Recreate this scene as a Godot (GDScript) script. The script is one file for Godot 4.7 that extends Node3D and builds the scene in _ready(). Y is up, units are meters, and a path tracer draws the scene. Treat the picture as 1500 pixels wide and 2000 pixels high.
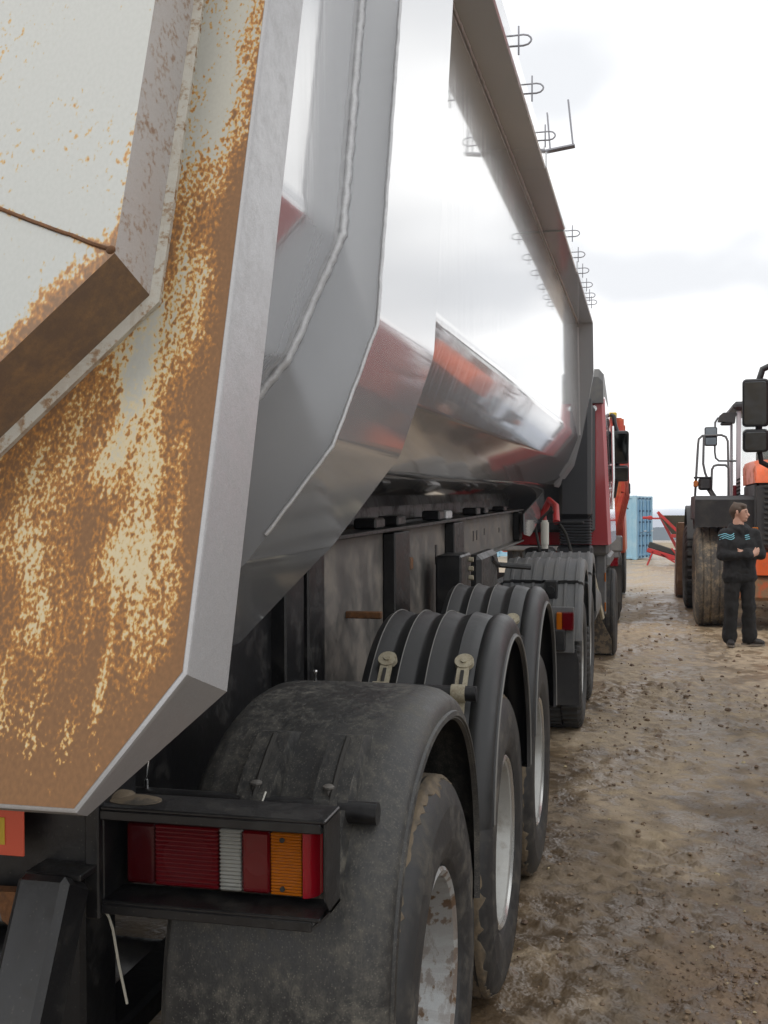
extends Node3D
# A tipper trailer behind a red tractor in a muddy yard, seen from behind its tailgate.

# ------------------------------------------------------------------ mesh builder
class MB:
	var v := PackedVector3Array()
	var t := PackedVector2Array()
	var has_uv := false
	func tri(a: Vector3, b: Vector3, c: Vector3) -> void:
		v.append(a); v.append(b); v.append(c)
		if has_uv:
			t.append(Vector2.ZERO); t.append(Vector2.ZERO); t.append(Vector2.ZERO)
	func triu(a: Vector3, b: Vector3, c: Vector3, ua: Vector2, ub: Vector2, uc: Vector2) -> void:
		has_uv = true
		v.append(a); v.append(b); v.append(c)
		t.append(ua); t.append(ub); t.append(uc)
	func quad(a: Vector3, b: Vector3, c: Vector3, d: Vector3) -> void:
		tri(a, b, c); tri(a, c, d)
	func otri(a: Vector3, b: Vector3, c: Vector3, o: Vector3) -> void:
		if (b - a).cross(c - a).dot((a + b + c) / 3.0 - o) < 0.0:
			tri(a, c, b)
		else:
			tri(a, b, c)
	func oquad(a: Vector3, b: Vector3, c: Vector3, d: Vector3, o: Vector3) -> void:
		otri(a, b, c, o); otri(a, c, d, o)
	# box, edges chamfered by bev
	func box(c: Vector3, s: Vector3, bev := 0.0, bs := Basis.IDENTITY) -> void:
		var h := s * 0.5
		var b := minf(bev, minf(h.x, minf(h.y, h.z)) * 0.9)
		var p := {}
		for i in 8:
			var sg := Vector3(1 if i & 1 else -1, 1 if i & 2 else -1, 1 if i & 4 else -1)
			for ax in 3:
				var q := sg * (h - Vector3(b, b, b))
				q[ax] = sg[ax] * h[ax]
				p[i * 3 + ax] = c + bs * q
		for ax in 3:
			var u: int = [2, 4, 1][ax]
			var w: int = [4, 1, 2][ax]
			var m: int = [1, 2, 4][ax]
			for s2 in 2:
				var k := m * s2
				oquad(p[k * 3 + ax], p[(k | u) * 3 + ax], p[(k | u | w) * 3 + ax], p[(k | w) * 3 + ax], c)
		if b <= 0.0:
			return
		for ax in 3:
			var m2: int = [1, 2, 4][ax]
			var u2: int = [2, 4, 1][ax]
			var w2: int = [4, 1, 2][ax]
			var a1: int = (ax + 1) % 3
			var a2: int = (ax + 2) % 3
			for k in [0, u2, w2, u2 | w2]:
				oquad(p[k * 3 + a1], p[(k | m2) * 3 + a1], p[(k | m2) * 3 + a2], p[k * 3 + a2], c)
		for i in 8:
			otri(p[i * 3], p[i * 3 + 1], p[i * 3 + 2], c)
	func boxmm(a: Vector3, b: Vector3, bev := 0.0) -> void:
		box((a + b) * 0.5, (b - a).abs(), bev)
	# bar of w x h section from a to b
	func bar(a: Vector3, b: Vector3, w: float, h: float, bev := 0.0, up := Vector3.UP) -> void:
		var z := (b - a).normalized()
		var x := up.cross(z)
		if x.length() < 0.01:
			x = Vector3.RIGHT
		x = x.normalized()
		box((a + b) * 0.5, Vector3(w, h, a.distance_to(b)), bev, Basis(x, z.cross(x), z))
	func ring(c: Vector3, bs: Basis, r: float, n: int) -> Array:
		var o := []
		for i in n:
			var g := TAU * i / n
			o.append(c + bs.x * cos(g) * r + bs.y * sin(g) * r)
		return o
	func tube(path: Array, r: float, n := 8, r2 := -1.0) -> void:
		var rings := []
		var d0: Vector3 = (path[1] - path[0]).normalized()
		var x := d0.cross(Vector3(0.31, 0.87, 0.39)).normalized()
		for i in path.size():
			var d: Vector3
			if i == 0:
				d = d0
			elif i == path.size() - 1:
				d = (path[i] - path[i - 1]).normalized()
			else:
				d = ((path[i + 1] - path[i]).normalized() + (path[i] - path[i - 1]).normalized()).normalized()
			x = (x - d * x.dot(d)).normalized()
			var rr := r if r2 < 0.0 else lerpf(r, r2, float(i) / (path.size() - 1))
			rings.append(ring(path[i], Basis(x, d.cross(x), d), rr, n))
		loft(rings, true)
		cap(rings[0], path[0] - d0)
		cap(rings[-1], path[-1] * 2.0 - path[-2])
	func cap(rg: Array, _toward: Vector3) -> void:
		var c := Vector3.ZERO
		for q in rg:
			c += q
		c /= rg.size()
		for i in rg.size():
			var a: Vector3 = rg[i]
			var b: Vector3 = rg[(i + 1) % rg.size()]
			if (a - c).cross(b - c).dot(_toward - c) > 0.0:
				tri(c, a, b)
			else:
				tri(c, b, a)
	func loft(rings: Array, closed: bool) -> void:
		for i in rings.size() - 1:
			var A: Array = rings[i]
			var B: Array = rings[i + 1]
			var n := A.size()
			for j in (n if closed else n - 1):
				var k := (j + 1) % n
				quad(A[j], A[k], B[k], B[j])
	# profile of Vector2(radius, along) turned about an x axis through c
	func lathe(prof: Array, c: Vector3, n: int, from := 0.0, to := TAU) -> void:
		var rings := []
		for i in n + 1:
			var g := from + (to - from) * i / n
			var r := []
			for q in prof:
				r.append(c + Vector3(q.y, cos(g) * q.x, sin(g) * q.x))
			rings.append(r)
		loft(rings, false)
	# flat outline pushed along ext
	func prism(pts: Array, ext: Vector3) -> void:
		var n := Vector3.ZERO
		for i in pts.size():
			var a: Vector3 = pts[i]
			var b: Vector3 = pts[(i + 1) % pts.size()]
			n += a.cross(b)
		n = n.normalized()
		var x: Vector3 = (pts[1] - pts[0]).normalized()
		var y := n.cross(x)
		var flat := PackedVector2Array()
		for q in pts:
			flat.append(Vector2(q.dot(x), q.dot(y)))
		var idx := Geometry2D.triangulate_polygon(flat)
		var up := n.dot(ext) > 0.0
		for i in range(0, idx.size(), 3):
			var a: Vector3 = pts[idx[i]]
			var b: Vector3 = pts[idx[i + 1]]
			var c: Vector3 = pts[idx[i + 2]]
			if ((b - a).cross(c - a).dot(ext) > 0.0):
				tri(a + ext, b + ext, c + ext); tri(a, c, b)
			else:
				tri(a + ext, c + ext, b + ext); tri(a, b, c)
		for i in pts.size():
			var a: Vector3 = pts[i]
			var b: Vector3 = pts[(i + 1) % pts.size()]
			if up:
				quad(a, b, b + ext, a + ext)
			else:
				quad(b, a, a + ext, b + ext)
	func ball(c: Vector3, r: Vector3, n := 10) -> void:
		var rings := []
		for i in n + 1:
			var rg := []
			var p := PI * i / n
			for j in n * 2:
				var g := TAU * j / (n * 2)
				rg.append(c + Vector3(sin(p) * cos(g) * r.x, cos(p) * r.y, sin(p) * sin(g) * r.z))
			rings.append(rg)
		loft(rings, true)
	func move(xf: Transform3D) -> void:
		for i in v.size():
			v[i] = xf * v[i]
	func add(o: MB, xf := Transform3D.IDENTITY) -> void:
		for q in o.v:
			v.append(xf * q)
		if o.has_uv:
			has_uv = true
			t.append_array(o.t)
	# crease in degrees: corners whose faces differ by less are smoothed
	func mesh(crease := 35.0) -> ArrayMesh:
		var n := v.size()
		var fn := PackedVector3Array()
		fn.resize(n / 3)
		var fa := PackedFloat32Array()   # large faces keep their own direction
		fa.resize(n / 3)
		var at := {}
		for i in range(0, n, 3):
			var c := (v[i + 1] - v[i]).cross(v[i + 2] - v[i])
			fn[i / 3] = c.normalized()
			fa[i / 3] = c.length() + 1e-9
		var nn := PackedVector3Array()
		nn.resize(n)
		if crease > 0.0:
			var lim := cos(deg_to_rad(crease))
			for i in n:
				var k := Vector3i((v[i] * 5000.0).round())
				if at.has(k):
					at[k].append(i)
				else:
					at[k] = [i]
			for k in at:
				var l: Array = at[k]
				for i in l:
					var f: Vector3 = fn[i / 3]
					var s := Vector3.ZERO
					for j in l:
						var g: Vector3 = fn[j / 3]
						if g.dot(f) > lim:
							s += g * fa[j / 3]
					nn[i] = s.normalized() if s.length() > 1e-12 else f
		else:
			for i in n:
				nn[i] = fn[i / 3]
		var vv := PackedVector3Array()
		var no := PackedVector3Array()
		var tt := PackedVector2Array()
		vv.resize(n); no.resize(n)
		if has_uv:
			tt.resize(n)
		for i in range(0, n, 3):
			for e in 3:
				var src: int = i + [0, 2, 1][e]
				vv[i + e] = v[src]
				no[i + e] = nn[src]
				if has_uv:
					tt[i + e] = t[src]
		var arr := []
		arr.resize(Mesh.ARRAY_MAX)
		arr[Mesh.ARRAY_VERTEX] = vv
		arr[Mesh.ARRAY_NORMAL] = no
		if has_uv:
			arr[Mesh.ARRAY_TEX_UV] = tt
		var m := ArrayMesh.new()
		m.add_surface_from_arrays(Mesh.PRIMITIVE_TRIANGLES, arr)
		return m

# ------------------------------------------------------------------ naming
var M := {}
var rng := RandomNumberGenerator.new()
var base := Vector3.ZERO   # what part() takes off the points, for things placed at their base

func free_name(parent: Node, called: String) -> String:
	if not parent.has_node(NodePath(called)):
		return called
	var k := 1
	while parent.has_node(NodePath("%s_%03d" % [called, k])):
		k += 1
	return "%s_%03d" % [called, k]

func tag(o: Node, label: String, category: String, group := "", kind := "") -> void:
	if label != "":
		o.set_meta("label", label)
	if category != "":
		o.set_meta("category", category)
	if group != "":
		o.set_meta("group", group)
	if kind != "":
		o.set_meta("kind", kind)

func thing(called: String, label: String, category: String, at: Vector3, group := "") -> Node3D:
	var o := Node3D.new()
	o.name = free_name(self, called)
	add_child(o)
	o.position = at
	tag(o, label, category, group)
	base = at
	return o

func node(called: String, parent: Node, at := Vector3.ZERO) -> Node3D:
	var o := Node3D.new()
	o.name = free_name(parent, called)
	parent.add_child(o)
	o.position = at
	return o

func part(mb: MB, called: String, m: Material, parent: Node, crease := 35.0) -> MeshInstance3D:
	if base != Vector3.ZERO:
		mb.move(Transform3D(Basis.IDENTITY, -base))
	return put(mb.mesh(crease), called, m, parent)

func put(me: Mesh, called: String, m: Material, parent: Node) -> MeshInstance3D:
	var o := MeshInstance3D.new()
	o.mesh = me
	o.material_override = m
	o.name = free_name(parent, called)
	o.cast_shadow = GeometryInstance3D.SHADOW_CASTING_SETTING_ON
	parent.add_child(o)
	return o

# ------------------------------------------------------------------ materials
func lin(r: float, g: float, b: float) -> Color:
	return Color(r, g, b).linear_to_srgb()

func plain(c: Color, rough: float, metal := 0.0, coat := 0.0) -> StandardMaterial3D:
	var m := StandardMaterial3D.new()
	m.albedo_color = c.linear_to_srgb()
	m.roughness = rough
	m.metallic = metal
	if coat > 0.0:
		m.clearcoat_enabled = true
		m.clearcoat = coat
		m.clearcoat_roughness = 0.06
	return m

func lens(c: Color, a: float) -> StandardMaterial3D:
	var m := plain(c, 0.12)
	m.albedo_color.a = a
	m.transparency = BaseMaterial3D.TRANSPARENCY_ALPHA
	return m

const TS := 512
var NA: PackedByteArray
var NB: PackedByteArray
var NC: PackedByteArray
var ND: PackedByteArray
func noise_map(seed_: int, freq: float, oct: int, size := TS, type := FastNoiseLite.TYPE_SIMPLEX_SMOOTH) -> PackedByteArray:
	var n := FastNoiseLite.new()
	n.seed = seed_
	n.frequency = freq
	n.noise_type = type
	n.fractal_octaves = oct
	var im := n.get_seamless_image(size, size, false, false, 0.15, true)
	im.convert(Image.FORMAT_L8)
	return im.get_data()

# two linear colours by noise: w weighs coarse, middle, fine and finest; lo..hi is where one gives way to the other
func mottled(c1: Color, c2: Color, w: Array, lo: float, hi: float, scale: float, r1: float, r2: float, metal := 0.0, bump := 0.0, c3 := Color(0, 0, 0, 0), at3 := 1.0) -> StandardMaterial3D:
	var a := PackedByteArray()
	var ro := PackedByteArray()
	var hh := PackedByteArray()
	a.resize(TS * TS * 3); ro.resize(TS * TS); hh.resize(TS * TS)
	var s1 := c1.linear_to_srgb()
	var s2 := c2.linear_to_srgb()
	var s3 := c3.linear_to_srgb()
	var wa: float = w[0] / 255.0
	var wb: float = w[1] / 255.0
	var wc: float = w[2] / 255.0
	var wd: float = w[3] / 255.0
	for i in TS * TS:
		var j := (i * 7 + 91 * TS) % (TS * TS)
		var x := NA[i] * wa + NB[i] * wb + NC[i] * wc + ND[i] * wd
		var f := clampf((x - lo) / (hi - lo), 0.0, 1.0)
		var g := 0.93 + 0.14 * ND[j] / 255.0
		var c := s1.lerp(s2, f) * g
		if at3 < 1.0 and NC[j] > at3 * 255.0:
			c = c.lerp(s3, 0.8)
		a[i * 3] = int(clampf(c.r, 0, 1) * 255.0)
		a[i * 3 + 1] = int(clampf(c.g, 0, 1) * 255.0)
		a[i * 3 + 2] = int(clampf(c.b, 0, 1) * 255.0)
		ro[i] = int(clampf(lerpf(r1, r2, f), 0, 1) * 255.0)
		hh[i] = int(clampf(x, 0, 1) * 255.0)
	var m := StandardMaterial3D.new()
	m.albedo_texture = ImageTexture.create_from_image(Image.create_from_data(TS, TS, false, Image.FORMAT_RGB8, a))
	m.roughness = 1.0
	m.roughness_texture = ImageTexture.create_from_image(Image.create_from_data(TS, TS, false, Image.FORMAT_L8, ro))
	m.metallic = metal
	m.uv1_triplanar = true
	m.uv1_scale = Vector3(scale, scale, scale)
	if bump > 0.0:
		var im := Image.create_from_data(TS, TS, false, Image.FORMAT_L8, hh)
		im.convert(Image.FORMAT_RGBA8)
		im.bump_map_to_normal_map(6.0)
		m.normal_enabled = true
		m.normal_texture = ImageTexture.create_from_image(im)
		m.normal_scale = bump
	return m

func make_materials() -> void:
	NA = noise_map(3, 0.006, 4)
	NB = noise_map(5, 0.022, 4)
	NC = noise_map(9, 0.07, 3)
	ND = noise_map(13, 0.35, 2)
	# silver paint under lacquer, with the faint upright waves of drawn sheet
	var silver := plain(Color(0.46, 0.47, 0.485), 0.26, 0.45, 1.0)
	silver.clearcoat_roughness = 0.08
	M.silver = silver
	M.silver_dull = mottled(Color(0.41, 0.41, 0.42), Color(0.375, 0.372, 0.374), [0.2, 0.25, 0.25, 0.3], 0.4, 0.75, 1.6, 0.36, 0.52, 0.3, 0.12)
	var sheet := plain(Color(0.43, 0.435, 0.445), 0.20, 0.50, 1.0)
	sheet.clearcoat_roughness = 0.05
	var n := FastNoiseLite.new()
	n.seed = 21
	n.frequency = 0.012
	n.fractal_octaves = 5
	var nz := n.get_seamless_image(512, 512, false, false, 0.15, true)
	nz.convert(Image.FORMAT_RGBA8)
	nz.bump_map_to_normal_map(3.0)
	sheet.normal_enabled = true
	sheet.normal_texture = ImageTexture.create_from_image(nz)
	sheet.normal_scale = 0.20
	sheet.uv1_scale = Vector3(1.1, 0.07, 1)
	M.sheet = sheet
	M.weld = mottled(Color(0.62, 0.63, 0.64), Color(0.48, 0.48, 0.49), [0.2, 0.3, 0.3, 0.2], 0.3, 0.7, 3.0, 0.35, 0.5, 0.3, 0.6)
	M.black_steel = mottled(Color(0.009, 0.009, 0.010), Color(0.030, 0.027, 0.023), [0.35, 0.3, 0.25, 0.1], 0.48, 0.8, 0.9, 0.35, 0.75, 0.0, 0.15, Color(0.12, 0.11, 0.09), 0.83)
	M.frame_steel = mottled(Color(0.085, 0.08, 0.074), Color(0.20, 0.175, 0.15), [0.55, 0.25, 0.15, 0.05], 0.35, 0.7, 0.8, 0.45, 0.8, 0.0, 0.1)
	M.plastic = mottled(Color(0.013, 0.0135, 0.0145), Color(0.028, 0.028, 0.027), [0.4, 0.35, 0.15, 0.1], 0.4, 0.75, 0.9, 0.40, 0.6, 0.0, 0.08)
	M.plastic_dusty = mottled(Color(0.020, 0.020, 0.020), Color(0.13, 0.12, 0.098), [0.20, 0.26, 0.30, 0.24], 0.44, 0.72, 1.1, 0.45, 0.85, 0.0, 0.15, Color(0.25, 0.23, 0.18), 0.76)
	M.plastic_edge = plain(Color(0.16, 0.155, 0.145), 0.6)
	M.plastic_grey = mottled(Color(0.115, 0.118, 0.122), Color(0.17, 0.163, 0.15), [0.4, 0.3, 0.2, 0.1], 0.4, 0.75, 0.9, 0.45, 0.7)
	M.strap = mottled(Color(0.42, 0.38, 0.28), Color(0.22, 0.18, 0.12), [0.2, 0.3, 0.3, 0.2], 0.45, 0.75, 3.0, 0.5, 0.8, 0.3)
	M.rubber = mottled(Color(0.020, 0.020, 0.021), Color(0.105, 0.092, 0.072), [0.3, 0.33, 0.25, 0.12], 0.44, 0.74, 1.0, 0.55, 0.85, 0.0, 0.2)
	M.tread_mud = mottled(Color(0.165, 0.125, 0.08), Color(0.06, 0.052, 0.042), [0.35, 0.35, 0.2, 0.1], 0.46, 0.6, 1.2, 0.8, 0.8, 0.0, 0.5)
	M.lug_rubber = mottled(Color(0.018, 0.018, 0.018), Color(0.06, 0.054, 0.046), [0.3, 0.3, 0.3, 0.1], 0.45, 0.8, 1.2, 0.6, 0.9, 0.0, 0.2)
	M.rim = mottled(Color(0.42, 0.42, 0.40), Color(0.20, 0.175, 0.14), [0.4, 0.3, 0.2, 0.1], 0.5, 0.8, 1.2, 0.35, 0.6, 0.35, 0.1)
	M.rim_rusty = mottled(Color(0.36, 0.37, 0.37), Color(0.13, 0.075, 0.04), [0.45, 0.35, 0.12, 0.08], 0.52, 0.57, 1.5, 0.4, 0.85, 0.3, 0.2)
	M.rim_bright = plain(Color(0.62, 0.62, 0.60), 0.25, 0.8)
	M.rust = mottled(Color(0.20, 0.085, 0.03), Color(0.09, 0.045, 0.022), [0.3, 0.3, 0.25, 0.15], 0.35, 0.65, 1.5, 0.85, 0.9, 0.0, 0.4)
	M.rust_brown = mottled(Color(0.16, 0.11, 0.078), Color(0.33, 0.20, 0.095), [0.22, 0.30, 0.28, 0.20], 0.43, 0.70, 1.8, 0.75, 0.9, 0.0, 0.3)
	M.rust_pale = mottled(Color(0.44, 0.42, 0.41), Color(0.26, 0.16, 0.10), [0.15, 0.35, 0.35, 0.15], 0.53, 0.74, 2.2, 0.4, 0.8, 0.0, 0.2)
	M.lip_paint = mottled(Color(0.50, 0.48, 0.42), Color(0.24, 0.125, 0.05), [0.15, 0.4, 0.3, 0.15], 0.54, 0.66, 2.6, 0.5, 0.85, 0.0, 0.3)
	M.chrome = plain(Color(0.7, 0.7, 0.7), 0.15, 1.0)
	M.lens_red = lens(Color(0.115, 0.002, 0.005), 0.92)
	M.lens_dark = lens(Color(0.05, 0.002, 0.004), 0.93)
	M.lens_bright = lens(Color(0.34, 0.006, 0.016), 0.92)
	M.lens_amber = lens(Color(0.45, 0.125, 0.005), 0.86)
	M.lens_white = lens(Color(0.36, 0.36, 0.33), 0.75)
	M.plate_red = plain(Color(0.62, 0.10, 0.05), 0.5)
	M.plate_yellow = plain(Color(0.55, 0.38, 0.03), 0.5)
	M.red_paint = plain(Color(0.36, 0.022, 0.028), 0.22, 0.0, 1.0)
	M.red_worn = mottled(Color(0.40, 0.045, 0.025), Color(0.50, 0.16, 0.05), [0.6, 0.25, 0.1, 0.05], 0.45, 0.7, 0.4, 0.35, 0.6)
	M.red_machine = mottled(Color(0.42, 0.025, 0.025), Color(0.26, 0.05, 0.03), [0.4, 0.3, 0.2, 0.1], 0.5, 0.75, 0.8, 0.4, 0.7)
	M.orange = mottled(Color(0.62, 0.105, 0.022), Color(0.34, 0.085, 0.03), [0.5, 0.25, 0.15, 0.1], 0.5, 0.75, 0.8, 0.35, 0.7)
	M.orange_muddy = mottled(Color(0.22, 0.13, 0.07), Color(0.40, 0.09, 0.03), [0.45, 0.3, 0.15, 0.1], 0.55, 0.66, 0.8, 0.8, 0.6)
	M.dark_grey = mottled(Color(0.022, 0.022, 0.024), Color(0.05, 0.047, 0.043), [0.4, 0.3, 0.2, 0.1], 0.45, 0.75, 0.8, 0.5, 0.75)
	M.panel_black = plain(Color(0.032, 0.034, 0.038), 0.5)
	M.mirror_shell = plain(Color(0.018, 0.018, 0.02), 0.45)
	M.mirror_glass = plain(Color(0.13, 0.14, 0.15), 0.04, 1.0)
	M.tube_grey = plain(Color(0.10, 0.105, 0.11), 0.5)
	M.hook_steel = plain(Color(0.30, 0.30, 0.33), 0.4, 0.4)
	M.pillar = plain(Color(0.40, 0.39, 0.42), 0.4)
	M.bucket = mottled(Color(0.17, 0.10, 0.065), Color(0.27, 0.17, 0.10), [0.4, 0.3, 0.2, 0.1], 0.4, 0.7, 0.9, 0.6, 0.85, 0.0, 0.2)
	M.container_blue = mottled(Color(0.26, 0.45, 0.58), Color(0.33, 0.50, 0.60), [0.5, 0.3, 0.1, 0.1], 0.4, 0.7, 0.3, 0.5, 0.7)
	M.container_door = mottled(Color(0.18, 0.38, 0.58), Color(0.26, 0.44, 0.58), [0.5, 0.3, 0.1, 0.1], 0.4, 0.7, 0.4, 0.5, 0.7)
	M.container_dark = plain(Color(0.06, 0.12, 0.2), 0.6)
	M.hopper = plain(Color(0.10, 0.10, 0.075), 0.7)
	M.belt = plain(Color(0.03, 0.028, 0.025), 0.8)
	var gl := StandardMaterial3D.new()
	gl.albedo_color = Color(0.55, 0.62, 0.60, 0.22)
	gl.transparency = BaseMaterial3D.TRANSPARENCY_ALPHA
	gl.roughness = 0.03
	M.glass = gl
	M.cab_glass = plain(Color(0.012, 0.014, 0.018), 0.06)
	M.canister = plain(Color(0.62, 0.61, 0.54), 0.45)
	M.cable = plain(Color(0.45, 0.43, 0.36), 0.6)
	M.tarp = plain(Color(0.05, 0.055, 0.06), 0.7)
	# person
	M.cloth = mottled(Color(0.008, 0.008, 0.009), Color(0.014, 0.014, 0.015), [0.2, 0.2, 0.3, 0.3], 0.3, 0.7, 3.0, 0.85, 0.95)
	M.trouser = mottled(Color(0.0085, 0.008, 0.008), Color(0.014, 0.013, 0.0125), [0.2, 0.2, 0.3, 0.3], 0.3, 0.7, 3.0, 0.9, 0.95)
	M.skin = plain(Color(0.47, 0.27, 0.20), 0.55)
	M.hair = mottled(Color(0.045, 0.028, 0.018), Color(0.075, 0.047, 0.03), [0.0, 0.2, 0.4, 0.4], 0.35, 0.65, 8.0, 0.6, 0.75)
	M.shoe = plain(Color(0.018, 0.016, 0.016), 0.6)
	M.sole = plain(Color(0.16, 0.14, 0.12), 0.8)
	M.stripe = plain(Color(0.22, 0.55, 0.66), 0.7)
	M.eye = plain(Color(0.02, 0.015, 0.012), 0.3)
	M.lip = plain(Color(0.40, 0.17, 0.14), 0.5)

# ------------------------------------------------------------------ ground
var g1 := FastNoiseLite.new()
var g2 := FastNoiseLite.new()
var g3 := FastNoiseLite.new()
var g4 := FastNoiseLite.new()

func level(z: float) -> float:
	var d := -z
	if d < 20.0:
		return 0.0
	if d < 60.0:
		return -0.0003 * (d - 20.0) * (d - 20.0)
	return -0.48 - 0.024 * (d - 60.0)

func ground_at(x: float, z: float) -> float:
	var m := clampf(g1.get_noise_2d(x * 0.5 + 40.0, z * 0.35) * 1.6 + 0.5, 0.0, 1.0)
	var h := g1.get_noise_2d(x, z) * 0.016 + g2.get_noise_2d(x, z * 0.8) * 0.012
	var r := 1.0 - absf(g3.get_noise_2d(x, z))
	h += (r * r * r - 0.45) * 0.016 * (0.25 + m)
	h += maxf(0.0, g4.get_noise_2d(x, z) - 0.30) * 0.05 * (0.3 + m)
	# lug prints of heavy tyres along two lanes
	for lane in [0.12, 1.02]:
		var dx: float = x - lane - g1.get_noise_2d(z * 0.2, lane) * 0.25
		if absf(dx) < 0.26 and z < -5.0 and z > -40.0:
			var on := clampf(g1.get_noise_2d(x * 0.6 + lane * 9.0, z * 0.6 + 70.0) * 2.2 + 0.35, 0.0, 1.0) * smoothstep(0.26, 0.20, absf(dx))
			var ph := z * 5.2 + absf(dx) * 3.0
			h += (smoothstep(0.25, 0.45, absf(ph - roundf(ph))) - 0.6) * 0.020 * on
	return level(z) + h - 0.006

func steps(list: Array) -> PackedFloat32Array:
	var o := PackedFloat32Array()
	var at: float = list[0]
	o.append(at)
	for k in range(1, list.size(), 2):
		var end: float = list[k]
		var st: float = list[k + 1]
		var n := maxi(1, int(round(absf(end - at) / st)))
		for i in n:
			o.append(lerpf(at, end, float(i + 1) / n))
		at = end
	return o

func build_ground() -> void:
	for a in [[g1, 71, 0.9, 3], [g2, 72, 4.0, 3], [g3, 73, 3.2, 4], [g4, 74, 9.0, 2]]:
		var n: FastNoiseLite = a[0]
		n.seed = a[1]
		n.frequency = a[2]
		n.fractal_octaves = a[3]
		n.noise_type = FastNoiseLite.TYPE_SIMPLEX_SMOOTH
	var xs := steps([-900.0, -100.0, 160.0, -20.0, 16.0, -4.0, 2.0, -1.3, 0.3, -0.75, 0.05, 2.4, 0.028, 4.0, 0.1, 12.0, 1.0, 60.0, 8.0, 900.0, 160.0])
	var zs := steps([400.0, 40.0, 90.0, 4.0, 6.0, -2.6, 0.5, -7.0, 0.026, -13.0, 0.04, -22.0, 0.075, -48.0, 0.3, -110.0, 3.0, -400.0, 30.0, -1500.0, 200.0])
	var nx := xs.size()
	var nz := zs.size()
	var vv := PackedVector3Array()
	var nn := PackedVector3Array()
	var cc := PackedColorArray()
	var uu := PackedVector2Array()
	vv.resize(nx * nz); nn.resize(nx * nz); cc.resize(nx * nz); uu.resize(nx * nz)
	for j in nz:
		for i in nx:
			var x := xs[i]
			var z := zs[j]
			var y := level(z) if absf(x) > 30.0 or z < -110.0 or z > 6.0 else ground_at(x, z)
			vv[j * nx + i] = Vector3(x, y, z)
			uu[j * nx + i] = Vector2(x, z)
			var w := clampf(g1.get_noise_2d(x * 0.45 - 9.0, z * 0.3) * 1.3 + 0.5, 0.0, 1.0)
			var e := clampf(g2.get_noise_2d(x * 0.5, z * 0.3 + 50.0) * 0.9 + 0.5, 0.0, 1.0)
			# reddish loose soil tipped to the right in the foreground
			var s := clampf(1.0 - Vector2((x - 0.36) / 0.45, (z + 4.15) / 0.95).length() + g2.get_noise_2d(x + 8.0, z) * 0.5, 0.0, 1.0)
			var dry_and_shade := g1.get_noise_2d(x * 0.8 + 20.0, z * 0.5) * 0.9 + g2.get_noise_2d(x * 0.7, z * 0.5) * 0.45 + clampf((-z - 7.5) / 6.0, -0.75, 0.9)  # wet and dry patches, plus near-side shade painted in through the depth term
			var c := Color(0.52, 0.49, 0.455).lerp(Color(1.20, 1.19, 1.14), smoothstep(-0.35, 0.35, dry_and_shade)) * (0.80 + 0.14 * w + 0.16 * e)
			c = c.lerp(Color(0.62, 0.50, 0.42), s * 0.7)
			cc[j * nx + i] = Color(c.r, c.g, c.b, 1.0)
	for j in nz:
		for i in nx:
			var a := vv[j * nx + maxi(i - 1, 0)]
			var b := vv[j * nx + mini(i + 1, nx - 1)]
			var c := vv[maxi(j - 1, 0) * nx + i]
			var d := vv[mini(j + 1, nz - 1) * nx + i]
			nn[j * nx + i] = (b - a).cross(c - d).normalized() * -1.0
			if nn[j * nx + i].y < 0.0:
				nn[j * nx + i] *= -1.0
	var ix := PackedInt32Array()
	for j in nz - 1:
		for i in nx - 1:
			var k := j * nx + i
			ix.append_array([k, k + nx, k + 1, k + 1, k + nx, k + nx + 1])
	var arr := []
	arr.resize(Mesh.ARRAY_MAX)
	arr[Mesh.ARRAY_VERTEX] = vv
	arr[Mesh.ARRAY_NORMAL] = nn
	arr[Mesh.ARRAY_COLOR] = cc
	arr[Mesh.ARRAY_TEX_UV] = uu
	arr[Mesh.ARRAY_INDEX] = ix
	var me := ArrayMesh.new()
	me.add_surface_from_arrays(Mesh.PRIMITIVE_TRIANGLES, arr)
	# wet clay: colour, gloss and fine relief
	var S := 1024
	var p := noise_map(31, 0.004, 5, S)
	var q := noise_map(32, 0.02, 5, S)
	var f := noise_map(33, 0.11, 3, S)
	var al := PackedByteArray()
	var ro := PackedByteArray()
	var hh := PackedByteArray()
	al.resize(S * S * 3); ro.resize(S * S); hh.resize(S * S)
	var dry := Color(0.335, 0.262, 0.178).linear_to_srgb()
	var wet := Color(0.225, 0.165, 0.105).linear_to_srgb()
	var pale := Color(0.43, 0.35, 0.25).linear_to_srgb()
	for i in S * S:
		var a := p[i] / 255.0
		var b := q[i] / 255.0
		var c := f[i] / 255.0
		var w := clampf((a * 0.55 + b * 0.35 + c * 0.1 - 0.42) / 0.16, 0.0, 1.0)
		var col := wet.lerp(dry, w)
		if c > 0.72:
			col = col.lerp(pale, (c - 0.72) * 3.0)
		col = col * (0.90 + 0.2 * b)
		al[i * 3] = int(clampf(col.r, 0, 1) * 255.0)
		al[i * 3 + 1] = int(clampf(col.g, 0, 1) * 255.0)
		al[i * 3 + 2] = int(clampf(col.b, 0, 1) * 255.0)
		var g := clampf((a * 0.6 + b * 0.4 - 0.40) / 0.2, 0.0, 1.0)
		ro[i] = int(lerpf(0.34, 0.74, g) * 255.0)
		hh[i] = int(clampf(b * 0.5 + c * 0.5, 0, 1) * 255.0)
	var m := StandardMaterial3D.new()
	m.albedo_texture = ImageTexture.create_from_image(Image.create_from_data(S, S, false, Image.FORMAT_RGB8, al))
	m.roughness = 1.0
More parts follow.
